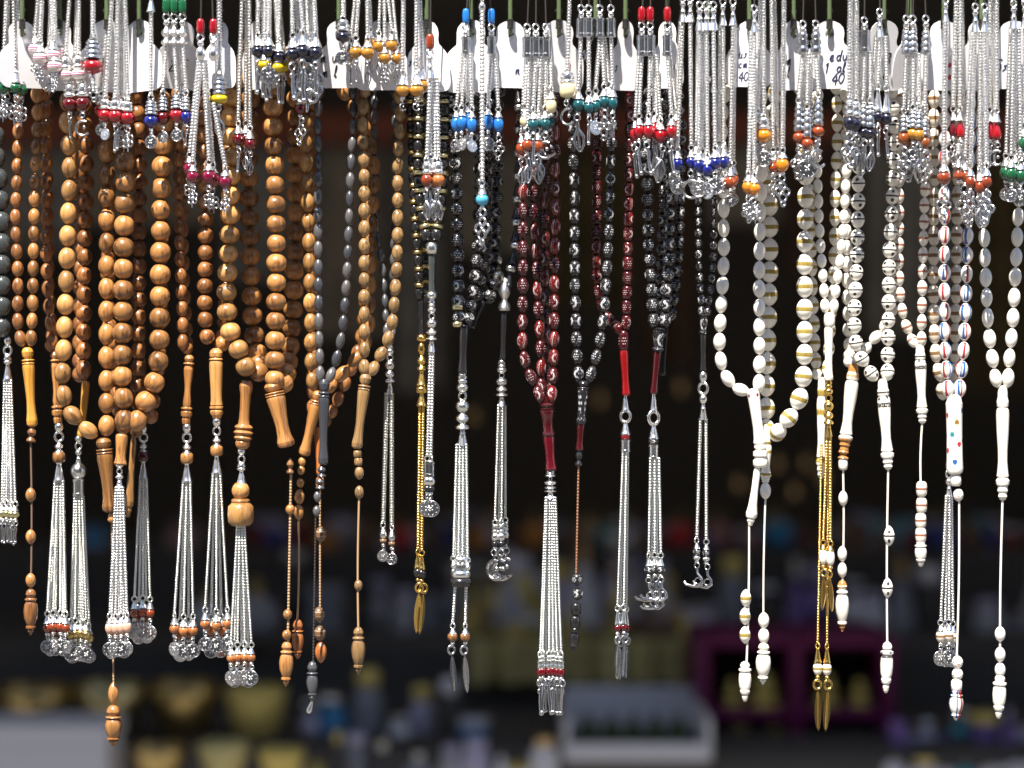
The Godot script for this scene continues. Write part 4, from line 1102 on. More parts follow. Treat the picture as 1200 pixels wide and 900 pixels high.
	upper("fluted silver chains with a flat black bead, middle of the black trio", 3.2, 60, "cylinder", 14, 26, [[1013, 1012, 155, "navy", 14, 11, "bar", 40], [1020, 1020, 156, "navy", 14, 11, "tulip", 36]], {"cap": 30, "capk": "ridged", "cw": 7})
	upper("short chains with black beads in silver cups, right of the black trio", 3.4, 42, "cone", 12, 18, [[1031, 1029, 137, "navy", 12, 14, "bar", 36], [1038, 1039, 139, "navy", 13, 14, "bar", 36]], {"cap": 26, "capk": "bell", "cw": 7})
	upper("brown amber faceted beads on four silver chains with heavy charms", 3.4, 62, "ridged", 12, 30, [[1062, 1059, 162, "brownamber", 14, 15, "filigree", 38], [1070, 1070, 157, "honey", 15, 14, "coin", 40], [1077, 1077, 158, "honey", 14, 14, "tulip", 46], [1085, 1084, 167, "brownamber", 13, 14, "filigree", 40]], {"cap": 22, "capk": "ridged"})
	upper("single thick chain with one orange-red bead over striped beads", 3.9, 24, "cone", 10, 14, [[1108, 1106, 208, "carnelian", 16, 16, "filigree", 40]], {"cw": 9, "cap": 8})
	upper("thick chain with two garnet drops and an orange bead below", 3.2, 0, "bell", 12, 14, [[1121, 1117, 150, "ruby", 10, 20, "filigree", 34], [1126, 1125, 151, "red", 11, 22, "tulip", 30], [1123, 1123, 203, "carnelian", 12, 15, "filigree", 0, 168]], {"cw": 8, "cap": 10, "bk": "drop"})
	upper("three orange-red beads with tangled silver charms near right edge", 3.8, 36, "cone", 11, 18, [[1143, 1137, 213, "carnelian", 12, 15, "filigree", 44], [1149, 1148, 219, "carnelian", 14, 15, "tulip", 38], [1154, 1156, 213, "carnelian", 13, 15, "filigree", 40]], {"cap": 9, "cw": 7.5})
	upper("two chains with red teardrop beads, right of the orange-red trio", 3.2, 0, "bell", 12, 14, [[1160, 1160, 152, "red", 11, 22, "bar", 30], [1168, 1168, 153, "red", 12, 22, "crescent", 28]], {"cw": 7.5, "cap": 10, "bk": "drop"})
	upper("emerald green bead tassel cut by the right edge", 3.5, 32, "cone", 12, 18, [[1188, 1185, 204, "green", 15, 17, "coin", 30], [1194, 1196, 206, "green", 15, 16, "coin", 34], [1201, 1201, 168, "green", 16, 18, "coin", 30]], {"cap": 9})

# ---------------------------------------------------------------- tags and hooks
func tag_mesh() -> ArrayMesh:
	var o := PackedVector2Array()
	var s := S
	o.append(Vector2(17, 0.01) * s)
	for i in 9:      # rounded tab
		var a := PI * i / 8.0
		o.append(Vector2(cos(a) * 17, 2 + sin(a) * 14) * s)
	for q in [[-16, -7], [-17, -12], [-22, -16], [-27, -21], [-30, -28], [-31, -37]]:
		o.append(Vector2(q[0], q[1]) * s)
	for i in 5:
		var a := PI + PI * .5 * i / 4.0
		o.append(Vector2(-20 + cos(a) * 11, -54 + sin(a) * 11) * s)
	for i in 5:
		var a := PI * 1.5 + PI * .5 * i / 4.0
		o.append(Vector2(20 + cos(a) * 11, -54 + sin(a) * 11) * s)
	for q in [[31, -37], [30, -28], [27, -21], [22, -16], [17, -12], [16, -7]]:
		o.append(Vector2(q[0], q[1]) * s)
	# slit from the tab's right side to the hole
	o.append(Vector2(17, -.01) * s)
	for i in 13:
		var a := -.003 - (TAU - .006) * i / 12.0
		o.append(Vector2(cos(a), sin(a)) * 5.0 * s)
	return join([slab(o, 0.0008)])

var glyphs := {
	"1": [[.1, .8, .3, 1, .25, 0]], "4": [[0.5, 1, 0.05, .35, .7, .35], [.5, .7, .48, -.1]], "0": [[.35, 1, .08, .75, .05, .3, .3, 0, .58, .3, .6, .7, .35, 1]],
	"T": [[0, .95, .75, 1], [.38, .97, .35, 0]], "L": [[.1, 1, .08, .05, .55, .08]], "a": [[.5, .5, .2, .55, .05, .25, .25, 0, .48, .2, .5, .5, .52, .05, .65, .05]],
	"l": [[0, .1, .25, .8, .15, 1, .08, .5, .15, 0, .3, .08]], "e": [[0, .2, .35, .35, .3, .55, .1, .45, .05, .15, .25, 0, .45, .12]], "d": [[.45, .45, .2, .5, .05, .22, .22, 0, .42, .2, .55, 1, .45, .1, .6, .05]],
	"u": [[0, .5, .05, .1, .25, 0, .4, .2, .42, .5, .42, .1, .58, .05]], "m": [[0, .45, .05, 0, .08, .35, .22, .5, .26, 0, .3, .35, .45, .5, .5, .05, .62, .05]], "s": [[.4, .5, .1, .45, .3, .25, .05, .02, 0, .05]], "k": [[.1, 1, .05, 0, .08, .3, .4, .55, .15, .3, .45, 0]],
	".": [[0, .04, .06, 0]], "c": [[.4, .45, .2, .52, .04, .25, .2, 0, .45, .1]], "n": [[0, .5, .03, 0, .08, .35, .3, .5, .36, .05, .5, .05]], "5": [[.55, 1, .15, 1, .1, .6, .4, .6, .5, .3, .3, 0, .05, .1]], " ": [], "2": [[.05, .8, .3, 1, .5, .75, .05, 0, .6, .03]], "3": [[.05, .9, .4, 1, .45, .7, .2, .55, .5, .35, .35, 0, .02, .08]],
}

func writing(par: Node3D, text: String, x: float, y: float, h: float, m: Material, tilt: float, basis: Basis, at: Vector3) -> void:
	var list := []
	var cx := 0.0
	for ch in text:
		for line in glyphs[ch]:
			var pts := []
			for i in range(0, line.size(), 2):
				var q: Vector2 = Vector2(cx + line[i] * .8 + line[i + 1] * .22, line[i + 1]) * h
				q = q.rotated(tilt)
				pts.append(Vector3((x + q.x) * S, (y + q.y) * S, 0.00046))
			if pts.size() > 2:
				pts = smooth_path(pts)
			list.append(tube(pts, 0.00042, 5))
		cx += .62
	put(par, "handwriting", join(list), m, basis, at)

func tags_and_hooks() -> void:
	var mesh := tag_mesh()
	# x, depth, turn about the upright, tilt, lines of writing, where
	var tags := [
		[26, 2.0, 1.0, .05, [], "at left edge beside green beads"],
		[70, 1.6, -.25, .0, [], "behind the magenta banded beads"],
		[125, 1.9, .2, -.04, [], "behind the large scarlet bead"],
		[163, 1.7, -.2, .05, [], "behind the royal blue bead chain"],
		[212, 1.6, .35, .0, [["2 5", -12, -44, 13, "ink_black"]], "behind the green-knobbed tassel"],
		[257, 1.9, .1, .0, [], "behind the yellow banded tube"],
		[303, 1.7, -.15, .03, [], "behind the navy and lemon beads"],
		[397, 1.8, .0, .0, [["m u m", -26, -34, 13, "ink_black"], ["m l", -24, -52, 13, "ink_black"]], "behind the single black bead with medal"],
		[446, 1.6, -.1, .0, [], "behind the amber bead cluster"],
		[500, 1.9, .1, .04, [["sel", -28, -36, 10, "ink"]], "behind the orange-knobbed tassel"],
		[552, 1.7, .0, -.03, [["3u", -12, -32, 13, "ink"], ["3", -10, -50, 12, "ink"]], "behind the sky-blue beads"],
		[598, 1.9, .05, .02, [["n", 6, -48, 11, "ink"]], "right of the sky-blue beads"],
		[655, 1.7, .1, .0, [["m", 10, -38, 10, "ink_red"]], "behind the square cream bead"],
		[733, 1.9, .0, .0, [["s", -20, -44, 14, "ink"]], "above the slim red strand, standing clear"],
		[782, 1.7, -.1, .0, [["ml", 2, -50, 12, "ink"]], "behind the cherry red beads"],
		[878, 1.8, .0, -.02, [["uslu", -14, -30, 11, "ink"], ["cm", -14, -42, 10, "ink"], ["40T", -14, -58, 11, "ink"]], "behind the orange bead chains"],
		[930, 1.6, .0, .0, [["4m", -18, -36, 12, "ink_black"], ["ml", -18, -50, 12, "ink_black"]], "left of the rust bead tassel"],
		[972, 1.9, .0, .0, [["edum", 0, -32, 12, "ink"], ["1 al.", -6, -46, 11, "ink"], ["40 TL", 2, -59, 12, "ink"]], "above the bare thread, price in full"],
		[1036, 1.7, .1, .0, [["3", 4, -36, 14, "ink_black"], ["c", 4, -52, 12, "ink_black"]], "behind the short black cup beads"],
		[1066, 1.6, .3, .05, [], "behind the brown amber beads"],
		[1106, 1.8, .3, .0, [["mm", 6, -38, 9, "ink_red"], ["ms", 6, -52, 9, "ink_red"]], "behind the thick chain with garnet drops"],
		[1150, 1.7, .1, .0, [["2m", 10, -44, 12, "ink"]], "behind the red teardrop beads"],
		[1188, 1.9, .1, .0, [["5s", -20, -44, 13, "ink"]], "behind the emerald beads"],
	]
	for x in [[350, "without a tag, behind the near-black bead tassel"], [698, "without a tag, behind the teal beads"], [830, "without a tag, behind the cobalt beads"]]:
		tags.append([x[0], 1.7, 0.0, 0.0, null, x[1]])
	for q in tags:
		q[1] += 0.5
		if q[4] == null:
			hook(q, "green coated wire hook " + q[5])
			continue
		hook(q, "green coated wire hook through the tag " + q[5])
		var at := P(q[0], 40, q[1])
		var b := Basis.from_euler(Vector3(rng.randf_range(-.12, .3), q[2] + rng.randf_range(-.3, .3), q[3]))
		var t := thing("price_tag", "white price tag " + q[5], "price tag", "white price tags on the hooks", at)
		var wide: float = {733: .56, 782: .6, 878: .86, 930: .7, 257: .62, 397: .82, 500: .8, 303: .7, 1066: .6, 70: .8}.get(q[0], 1.0)
		b = b.scaled_local(Vector3(wide, rng.randf_range(.94, 1.04), 1))
		put(t, "card", mesh, M.tag, b, at)
		for line in q[4]:
			writing(t, line[0], line[1], line[2], line[3], M[line[4]], .05, b, at)

# a wire that comes down from the rail, passes the tag's hole and runs back under the strands
func hook(q: Array, label: String) -> void:
	var h := thing("display_hook", label, "hook", "wire hooks along the rail", P(q[0], -76, q[1]))
	var f: float = q[1] + .45
	var o := P(q[0], -76, f)
	h.position = o
	var pts := []
	for k in [[-76, f], [-30, f], [18, f], [31, f - .05], [38, f - .3], [40, f - .7], [39, f - 1.8], [37, -1.0], [34, -2.6], [24, -3.3], [14, -3.4]]:
		pts.append(P(q[0], k[0], k[1]) - o)
	put(h, "wire", join([tube(smooth_path(pts), 0.0013, 8)]), M.hook, Basis(), o)
	turned(h, "tip", "ball", M.hook_tip, P(q[0], 9, -3.4), P(q[0], 18, -3.4), U(10, -3.4))
	turned(h, "sleeve", "cylinder", M.hook_tip, P(q[0], 22, f), P(q[0], 34, f), U(8, f))

# ---------------------------------------------------------------- what lies out of focus behind
func on(called: String, label: String, category: String, group: String, px: float, py: float, zc: float) -> Node3D:
	return thing(called, label, category, group, P(px, py, zc))

func spin(par: Node3D, called: String, kind: String, m: Material, px: float, y0: float, y1: float, zc: float, w: float) -> void:
	turned(par, called, kind, m, P(px, y0, zc), P(px, y1, zc), U(w, zc))

func bauble(label: String, key: String, px: float, base: float, zc: float, w: float) -> void:
	var t := on("ornament_ball", label, "ornament", "round ornaments on the shelf", px, base, zc)
	spin(t, "ball", "round", M[key], px, base - w, base, zc, w)
	spin(t, "cap", "collar", M.brass, px, base - w * 1.12, base - w * .96, zc, w * .3)
	put(t, "loop", G.ring, M.brass, Basis().scaled(Vector3.ONE * U(w * .26, zc)), P(px, base - w * 1.2, zc))

func plate(label: String, key: String, px: float, base: float, zc: float, w: float) -> void:
	var t := on("ceramic_plate", label, "plate", "small plates on the shelf", px, base, zc)
	var b := Basis.from_euler(Vector3(deg_to_rad(78), 0, 0))
	put(t, "dish", G.plate, M[key], b.scaled_local(Vector3(U(w, zc), U(w, zc), U(w, zc))), P(px, base - w * .5, zc))
	put(t, "rim", G.plate_rim, M.bg_white, b.scaled_local(Vector3.ONE * U(w, zc)), P(px, base - w * .5, zc))

func bowl(label: String, key: String, px: float, base: float, zc: float, w: float, h: float) -> void:
	var t := on("metal_bowl", label, "bowl", "brass bowls on the display steps", px, base, zc)
	spin(t, "bowl", "bowl", M[key], px, base - h, base - h * .12, zc, w)
	spin(t, "foot", "disc", M[key], px, base - h * .16, base, zc, w * .5)

func carton(label: String, key: String, lid: String, x0: float, y0: float, x1: float, y1: float, zc: float, deep := 8.0) -> void:
	var t := on("gift_box", label, "box", "boxes on the display steps", (x0 + x1) * .5, y1, zc)
	var w := U(x1 - x0, zc); var h := U(y1 - y0, zc)
	var c := P((x0 + x1) * .5, (y0 + y1) * .5, zc) - Vector3(0, 0, deep * .005)
	put(t, "body", soft_box(Vector3(w * .96, h * .7, deep * .01), h * .03), M[key], Basis(), c - Vector3(0, h * .15, 0))
	put(t, "lid", soft_box(Vector3(w, h * .3, deep * .0104), h * .03), M[lid], Basis(), c + Vector3(0, h * .35, 0))

func figurine(label: String, px: float, base: float, zc: float, w: float, h: float) -> void:
	var t := on("brass_figurine", label, "figurine", "brass figurines in the magenta shelf", px, base, zc)
	spin(t, "base", "disc", M.bg_gold, px, base - h * .14, base, zc, w)
	spin(t, "body", "vase", M.bg_gold, px, base - h * .72, base - h * .12, zc, w * .82)
	spin(t, "head", "round", M.bg_gold, px, base - h, base - h * .68, zc, w * .5)

func shawl(label: String, key: String, x0: float, x1: float, y0: float, y1: float, zc: float) -> void:
	var t := drape("hanging_shawl", label, "shawl", "shawls hung along the back of the stall", key, x0, x1, y0, y1, zc)
	var o := P((x0 + x1) * .5, y0, zc)
	var rod := tube([P(x0, y0 - 2, zc) - o, P(x1, y0 - 2, zc) - o], 0.008, 8)
	put(t, "hanger", join([rod]), M.rail, Basis(), o)

func drape(called: String, label: String, category: String, group: String, key: String, x0: float, x1: float, y0: float, y1: float, zc: float) -> Node3D:
	var t := on(called, label, category, group, (x0 + x1) * .5, y0, zc)
	var v := PackedVector3Array(); var n := PackedVector3Array(); var ix := PackedInt32Array()
	var o := P((x0 + x1) * .5, y0, zc)
	var cols := 40; var ph := rng.randf() * 6.0; var turns := (x1 - x0) * .16
	for side in 2:
		for i in cols + 1:
			for j in 2:
				var f := float(i) / cols
				var q := P(lerpf(x0, x1, f), y0 if j == 0 else y1, zc) - o
				var amp := .6 if j == 0 else 1.0
				q.z += (sin(f * turns + ph) * .016 + sin(f * turns * 2.3 + ph) * .007) * amp - side * .004
				v.append(q)
				var dx := (cos(f * turns + ph) * .016 + cos(f * turns * 2.3 + ph) * .016) * turns / maxf(U(x1 - x0, zc), .01)
				n.append(Vector3(-dx, .12, 1).normalized() * (1.0 if side == 0 else -1.0))
		var b := side * (cols + 1) * 2
		for i in cols:
			var k := b + i * 2
			ix.append_array([k, k + 2, k + 1, k + 1, k + 2, k + 3] if side == 0 else [k, k + 1, k + 2, k + 1, k + 3, k + 2])
	put(t, "cloth", join([[v, n, ix]]), M[key], Basis(), o)
	return t

func step(label: String, y0: float, y1: float, zc: float, deep: float, key: String) -> void:
	# one step of the stepped display, its upper front edge at y0
	var w := U(1500, zc); var h := U(y1 - y0, zc)
	var o := thing("display_step", label, "display step", "steps of the display behind", P(600, y1, zc))
	put(o, "cloth_cover", soft_box(Vector3(w, h, deep), .01), M[key], Basis(), P(600, (y0 + y1) * .5, zc) - Vector3(0, 0, deep * .5))

# one row of small boxes, jars, bowls and balls, each standing on its step
func clutter(row: String, base: float, zc: float, x0: float, x1: float, gap: float, h0: float, h1: float, keys: Array, seed_: int) -> void:
	var r := RandomNumberGenerator.new()
	r.seed = seed_
	var ordinal := ["first", "second", "third", "fourth", "fifth", "sixth", "seventh", "eighth", "ninth", "tenth", "eleventh", "twelfth", "thirteenth", "fourteenth", "fifteenth", "sixteenth", "seventeenth", "eighteenth", "nineteenth", "twentieth"]
	var x := x0
	var n := 0
	var counts := {}
	var tones := {"bg_dark": "black", "bg_goldcloth": "olive gold"}
	while x < x1:
		var key: String = "bg_" + keys[r.randi() % keys.size()]
		var h := r.randf_range(h0, h1)
		var w := gap * r.randf_range(.85, 1.5)
		var z := zc - r.randf_range(0, 5)
		var kind := r.randi() % 5
		var tone: String = tones.get(key, key.substr(3))
		var sort: String = ["jar", "ball", "bottle", "box", "goblet"][kind]
		var id := tone + sort
		counts[id] = counts.get(id, 0) + 1
		var label := "blurred %s %s in the %s row of wares, %s such from left" % [tone, sort, row, ordinal[mini(counts[id] - 1, 19)]]
		var g := "small wares on the display steps"
		if kind == 1:
			w = minf(w, h)
			var t := on("ornament_ball", label, "ornament", g, x, base, z)
			spin(t, "ball", "round", M[key], x, base - w, base, z, w)
			spin(t, "cap", "collar", M.brass, x, base - w * 1.12, base - w * .96, z, w * .3)
		elif kind == 3:
			var t := on("small_box", label, "box", g, x, base, z)
			var bw := U(w, z); var bh := U(h * .7, z)
			put(t, "body", soft_box(Vector3(bw * .92, bh * .72, bw * .8), bw * .04), M[key], Basis.from_euler(Vector3(0, r.randf_range(-.5, .5), 0)), P(x, base, z) + Vector3(0, bh * .36, 0))
			put(t, "lid", soft_box(Vector3(bw, bh * .28, bw * .88), bw * .04), M[["bg_white", "bg_grey", "bg_gold", key][r.randi() % 4]], Basis.from_euler(Vector3(0, r.randf_range(-.5, .5), 0)), P(x, base, z) + Vector3(0, bh * .86, 0))
		else:
			var t := on(["small_jar", "", "small_bottle", "", "small_goblet"][kind], label, sort, g, x, base, z)
			spin(t, "body", ["barrel", "", "drop", "", "vase"][kind], M[key], x, base - h * .8, base, z, w)
			spin(t, "neck" if kind == 2 else "lid", ["disc", "", "cylinder", "", "bowl"][kind], M[["bg_gold", "bg_white", "bg_lens", "bg_lavender", "silver", "silver_soft"][r.randi() % 6]], x, base - h, base - h * .77, z, w * [.8, 0, .32, 0, .8][kind])
		x += w * r.randf_range(.75, 1.15)
		n += 1

func backdrop() -> void:
	G.bowl = lathe([[.5, .5], [.52, .47], [.5, .3], [.42, -.1], [.28, -.4], [.16, -.5], [0, -.5], [0, -.42], [.24, -.32], [.38, -.06], [.46, .3], [.47, .5], [.5, .5]], 28)
	G.plate = lathe([[0, .02], [.3, .03], [.42, .07], [.5, .09], [.5, .06], [.4, .02], [.3, -.03], [0, -.03]], 28)
	G.plate_rim = lathe([[.49, .1], [.515, .095], [.515, .06], [.49, .06]], 28)
	mat("bg_white", .72, .72, .76, .6)
	mat("bg_blue", .04, .28, .55, .3, 0, .4)
	mat("bg_teal", .04, .30, .36, .3, 0, .4)
	mat("bg_cyan", .16, .52, .66, .3, 0, .4)
	mat("bg_red", .60, .02, .03, .3, 0, .5)
	mat("bg_pink", .46, .22, .22, .4)
	mat("bg_tan", .46, .33, .2, .5)
	mat("bg_lavender", .50, .47, .62, .5)
	mat("bg_orange", .62, .26, .05, .4)
	mat("bg_grey", .46, .46, .50, .6)
	mat("bg_slate", .26, .27, .31, .6)
	mat("bg_dark", .07, .065, .06, .8)
	mat("bg_gold", .78, .62, .18, .35, .2)
	mat("bg_goldcloth", .62, .52, .12, .5)
	mat("bg_palegold", .92, .80, .34, .3)
	mat("bg_magenta", .14, .004, .07, .45)
	mat("bg_green", .06, .09, .03, .6)
	mat("bg_purple", .20, .12, .38, .3, 0, .4)
	mat("bg_navy", .04, .06, .30, .3, 0, .5)
	mat("bg_lens", .9, .62, .3, .12, 1.0)
	mat("bg_brown", .22, .12, .07, .5)
	mat("bg_maroon", .22, .03, .04, .4)
	mat("shawl_beige", .66, .58, .48, .9)
	mat("shawl_grey", .52, .50, .47, .9)
	mat("shawl_olive", .22, .17, .08, .9)
	mat("shawl_brown", .22, .13, .08, .9)
	mat("shawl_dark", .07, .055, .05, .9)
	mat("valance", .26, .08, .045, .85)
	for k in ["shawl_beige", "shawl_grey", "shawl_olive", "shawl_brown", "bg_goldcloth", "bg_palegold"]:
		grain(M[k], .02, .35, 3.0)
	# hung at the back
	var vz := -246.0
	var vt := on("cloth_valance", "rust red cloth valance across the back of the stall", "valance", "", 600, 128, vz)
	put(vt, "band", soft_box(Vector3(U(1500, vz), U(38, vz), .02), .006), M.valance, Basis(), P(600, 150, vz))
	var sh := [["beige", 100, 250], ["grey", 262, 352], ["beige", 360, 452], ["grey", 462, 520], ["beige", 530, 622], ["olive", 634, 742], ["brown", 752, 820], ["beige", 832, 912], ["brown", 922, 1004], ["grey", 1014, 1120], ["olive", 1130, 1240], ["grey", -60, 88]]
	var words := ["second beige shawl from left", "grey shawl between two beige ones on the left", "beige shawl behind the dark grey bead strand", "narrow grey shawl left of centre", "beige shawl at the centre, behind blue beads", "olive shawl behind the red beads", "narrow brown shawl right of centre", "beige shawl behind the white bead loop", "brown shawl behind the gold-banded beads", "wide grey shawl behind the striped beads", "olive shawl at the right edge", "grey shawl at the left edge"]
	for i in sh.size():
		shawl("blurred " + words[i], "shawl_" + sh[i][0], sh[i][1], sh[i][2], 172, 262 + float((i * 37) % 7) * 33, -252.0 + (i % 2) * 3)
	# steps
	step("dark cloth-covered top step of the display", 646, 760, -200, .35, "bg_dark")
	step("dark cloth-covered middle step of the display", 752, 900, -165, .34, "bg_dark")
	step("dark cloth-covered lowest step of the display", 880, 1060, -130, .34, "bg_dark")
	# round ornaments on the top step
	var zt := -203.0
	for q in [["red", 797, 636, 34, "bright red ball ornament right of centre"], ["orange", 628, 640, 34, "orange ball ornament left of the tan one"], ["tan", 690, 628, 36, "tan ball ornament near the copper tail"], ["lavender", 736, 622, 34, "lavender ball ornament between strands"], ["teal", 712, 644, 30, "teal ball ornament below the tan one"], ["pink", 842, 630, 34, "dusty pink ball ornament beside the red one"], ["blue", 912, 636, 38, "cobalt ball ornament behind the white tails"], ["orange", 560, 646, 26, "small orange ball ornament near the gold chain"], ["navy", 1100, 640, 34, "navy ball ornament behind the banded finial"], ["red", 470, 646, 30, "dark red ball ornament left of centre"], ["pink", 880, 646, 22, "small pink ball ornament left of the cobalt one"]]:
		bauble("blurred " + q[4], "bg_" + q[0], q[1], 646, zt - absf(646 - q[2]) * .3, q[3])
	for q in [["cyan", 1024, 40, "bright cyan plate behind the ringed leader tail"], ["cyan", 1062, 38, "cyan plate right of the brighter one"], ["teal", 1150, 40, "teal plate near the right edge"], ["tan", 990, 34, "tan plate behind the capped tail"], ["lavender", 400, 40, "lavender plate behind the grey tail"], ["lavender", 320, 40, "lavender plate behind the slanted leader"], ["pink", 215, 34, "pinkish plate behind the coin tassels"], ["blue", 110, 30, "blue plate behind the left tassels"]]:
		plate("blurred " + q[3], "bg_" + q[0], q[1], 646, zt - 8, q[2])
	# brass bells added for the gold glints they show when blurred
	for q in [[911, 541, "left of the polished pair"], [945, 541, "right of the polished pair"], [866, 565, "lower left, beside white leader"], [931, 574, "below the polished pair"], [555, 486, "high behind the silver links"], [798, 452, "high right of the black leader"], [703, 466, "behind the dark V strand"], [965, 558, "behind the gold chains"]]:
		var t := on("glint_bell", "brass bell added for a bokeh spot, " + q[2], "bell", "polished brass bells hung in the dark", q[0], q[1], -185)
		var bm: Material = M.bg_lens
		spin(t, "body", "bell", bm, q[0], q[1] - 7, q[1] + 7, -185, 15)
		spin(t, "clapper", "ball", bm, q[0], q[1] + 5, q[1] + 11, -185, 5)
		var o := P(q[0], q[1], -185)
		put(t, "thread", join([tube([Vector3.ZERO, P(q[0], 150, -185) - o], .001, 5)]), M.cord_dark, Basis(), o)
	# small wares heaped along the steps
	clutter("top", 646, -206, 250, 1235, 21, 24, 46, ["navy", "slate", "maroon", "brown", "teal", "dark", "maroon", "orange", "lavender", "brown", "slate"], 5)
	clutter("upper", 752, -178, 345, 552, 30, 44, 108, ["grey", "white", "slate", "lavender", "grey", "white", "dark", "slate"], 6)
	clutter("second", 752, -176, 596, 830, 40, 90, 126, ["white", "lavender", "white", "grey"], 7)
	clutter("right-hand", 752, -177, 826, 1240, 32, 40, 104, ["grey", "slate", "white", "lavender", "dark", "grey", "purple", "slate"], 8)
	clutter("lower", 880, -140, 336, 560, 30, 40, 100, ["lavender", "slate", "white", "grey", "dark", "blue", "slate"], 9)
	clutter("lowest", 918, -117, 340, 664, 28, 30, 66, ["grey", "gold", "white", "slate", "dark", "lavender", "goldcloth"], 10)
	clutter("lower right-hand", 880, -134, 1052, 1240, 20, 26, 80, ["purple", "navy", "slate", "lavender", "dark", "purple", "navy", "teal"], 12)
	clutter("lowest right-hand", 918, -117, 1048, 1240, 20, 20, 44, ["purple", "navy", "lavender", "white", "dark", "teal"], 13)
	# gilt wares heaped on the middle step, a pale gold runner hanging from its edge
	clutter("gilt", 752, -168, 552, 822, 17, 26, 74, ["gold", "goldcloth", "gold", "goldcloth", "brown"], 21)
	clutter("rear gilt", 752, -176, 546, 822, 22, 70, 104, ["goldcloth", "gold", "goldcloth"], 22)
	drape("gold_runner", "pale gold cloth runner hanging over the middle step's edge", "cloth", "", "bg_palegold", 548, 818, 748, 800, -161)
	# white tray with dark green contents
	var tr := on("white_tray", "white shallow tray with dark contents under the bolster", "tray", "", 742, 880, -132)
	var tw := U(164, -132)
	put(tr, "floor", soft_box(Vector3(tw, .006, .2), .002), M.bg_white, Basis(), P(742, 874, -138))
	for e in [[Vector3(tw, U(22, -132), .008), Vector3(0, U(11, -132), .1)], [Vector3(tw, U(60, -132), .008), Vector3(0, U(30, -132), -.1)], [Vector3(.008, U(50, -132), .2), Vector3(-tw * .5, U(25, -132), 0)], [Vector3(.008, U(50, -132), .2), Vector3(tw * .5, U(25, -132), 0)]]:
		put(tr, "side", soft_box(e[0], .002), M.bg_white, Basis(), P(742, 876, -138) + e[1])
	for i in 5:
		var x := 690.0 + i * 26
		var pk := on("green_pouch", "dark green pouch lying in the white tray, number %d from the left" % (i + 1) if false else "dark green pouch in the white tray, " + ["first", "second", "third", "fourth", "last"][i] + " from left", "pouch", "dark pouches in the white tray", x, 870, -136)
		spin(pk, "bag", "drop", M.bg_green, x, 836, 872, -138, 30)
		spin(pk, "knot", "disc", M.bg_gold, x, 840, 845, -138, 9)
	# magenta shelf unit
	var mz := -142.0
	var ms := on("magenta_shelf", "magenta cubby shelf with brass figurines, lower right", "shelf", "", 930, 905, mz)
	var sd := .16
	for x in [824, 934, 1042]:
		put(ms, "upright", soft_box(Vector3(U(17, mz), U(168, mz), sd), .003), M.bg_magenta, Basis(), P(x, 830, mz) - Vector3(0, 0, sd * .5))
	for y in [752, 838, 912]:
		for x in [[833, 925], [943, 1033]]:
			put(ms, "shelf_board", soft_box(Vector3(U(x[1] - x[0], mz), U(15, mz), sd * .98), .003), M.bg_magenta, Basis(), P((x[0] + x[1]) * .5, y, mz) - Vector3(0, 0, sd * .5))
	put(ms, "back_panel", soft_box(Vector3(U(222, mz), U(168, mz), .006), .002), M.bg_dark, Basis(), P(933, 830, mz) - Vector3(0, 0, sd + .004))
	for q in [[866, 904, 40, 62, "left figurine of the lower left cubby"], [908, 904, 34, 58, "right figurine of the lower left cubby"], [972, 904, 30, 40, "left figurine of the lower right cubby"], [1012, 904, 30, 46, "right figurine of the lower right cubby"], [858, 830, 26, 34, "left figurine of the upper left cubby"], [896, 830, 44, 42, "broad figurine of the upper left cubby"], [968, 830, 36, 40, "left figurine of the upper right cubby"], [1008, 830, 30, 34, "right figurine of the upper right cubby"]]:
		figurine("blurred brass " + q[4], q[0], q[1], -145, q[2], q[3])
	# brassware low on the left
	for q in [["brass", 40, 846, 92, 40, "wide olive brass bowl at the left edge"], ["pale_gold", 130, 846, 84, 44, "second brass bowl from the left edge"], ["brass", 216, 846, 78, 46, "third brass bowl, behind the lowest finial"], ["bg_gold", 300, 846, 70, 40, "fourth brass bowl, under the coin tassels"]]:
		bowl("blurred " + q[5], q[0], q[1], 880, -140, q[3], q[4] + 34)
	for q in [["brass", 186, 64, 44, "gold bowl in the front row, left one"], ["bg_palegold", 262, 60, 48, "gold bowl in the front row, middle one"], ["bg_gold", 330, 54, 40, "gold bowl in the front row, right one"]]:
		bowl("blurred " + q[4], q[0], q[1], 918, -118, q[2], q[3])
	carton("blurred white box in the lower left corner", "bg_white", "bg_white", -30, 850, 128, 930, -116, 10)
	for q in [["grey", 244, 800, 48, "grey globe behind the lowest coin tassel"], ["slate", 300, 800, 56, "dark slate globe beside the grey globe"]]:
		bauble("blurred " + q[4], "bg_" + q[0], q[1], 752, -160, q[3])

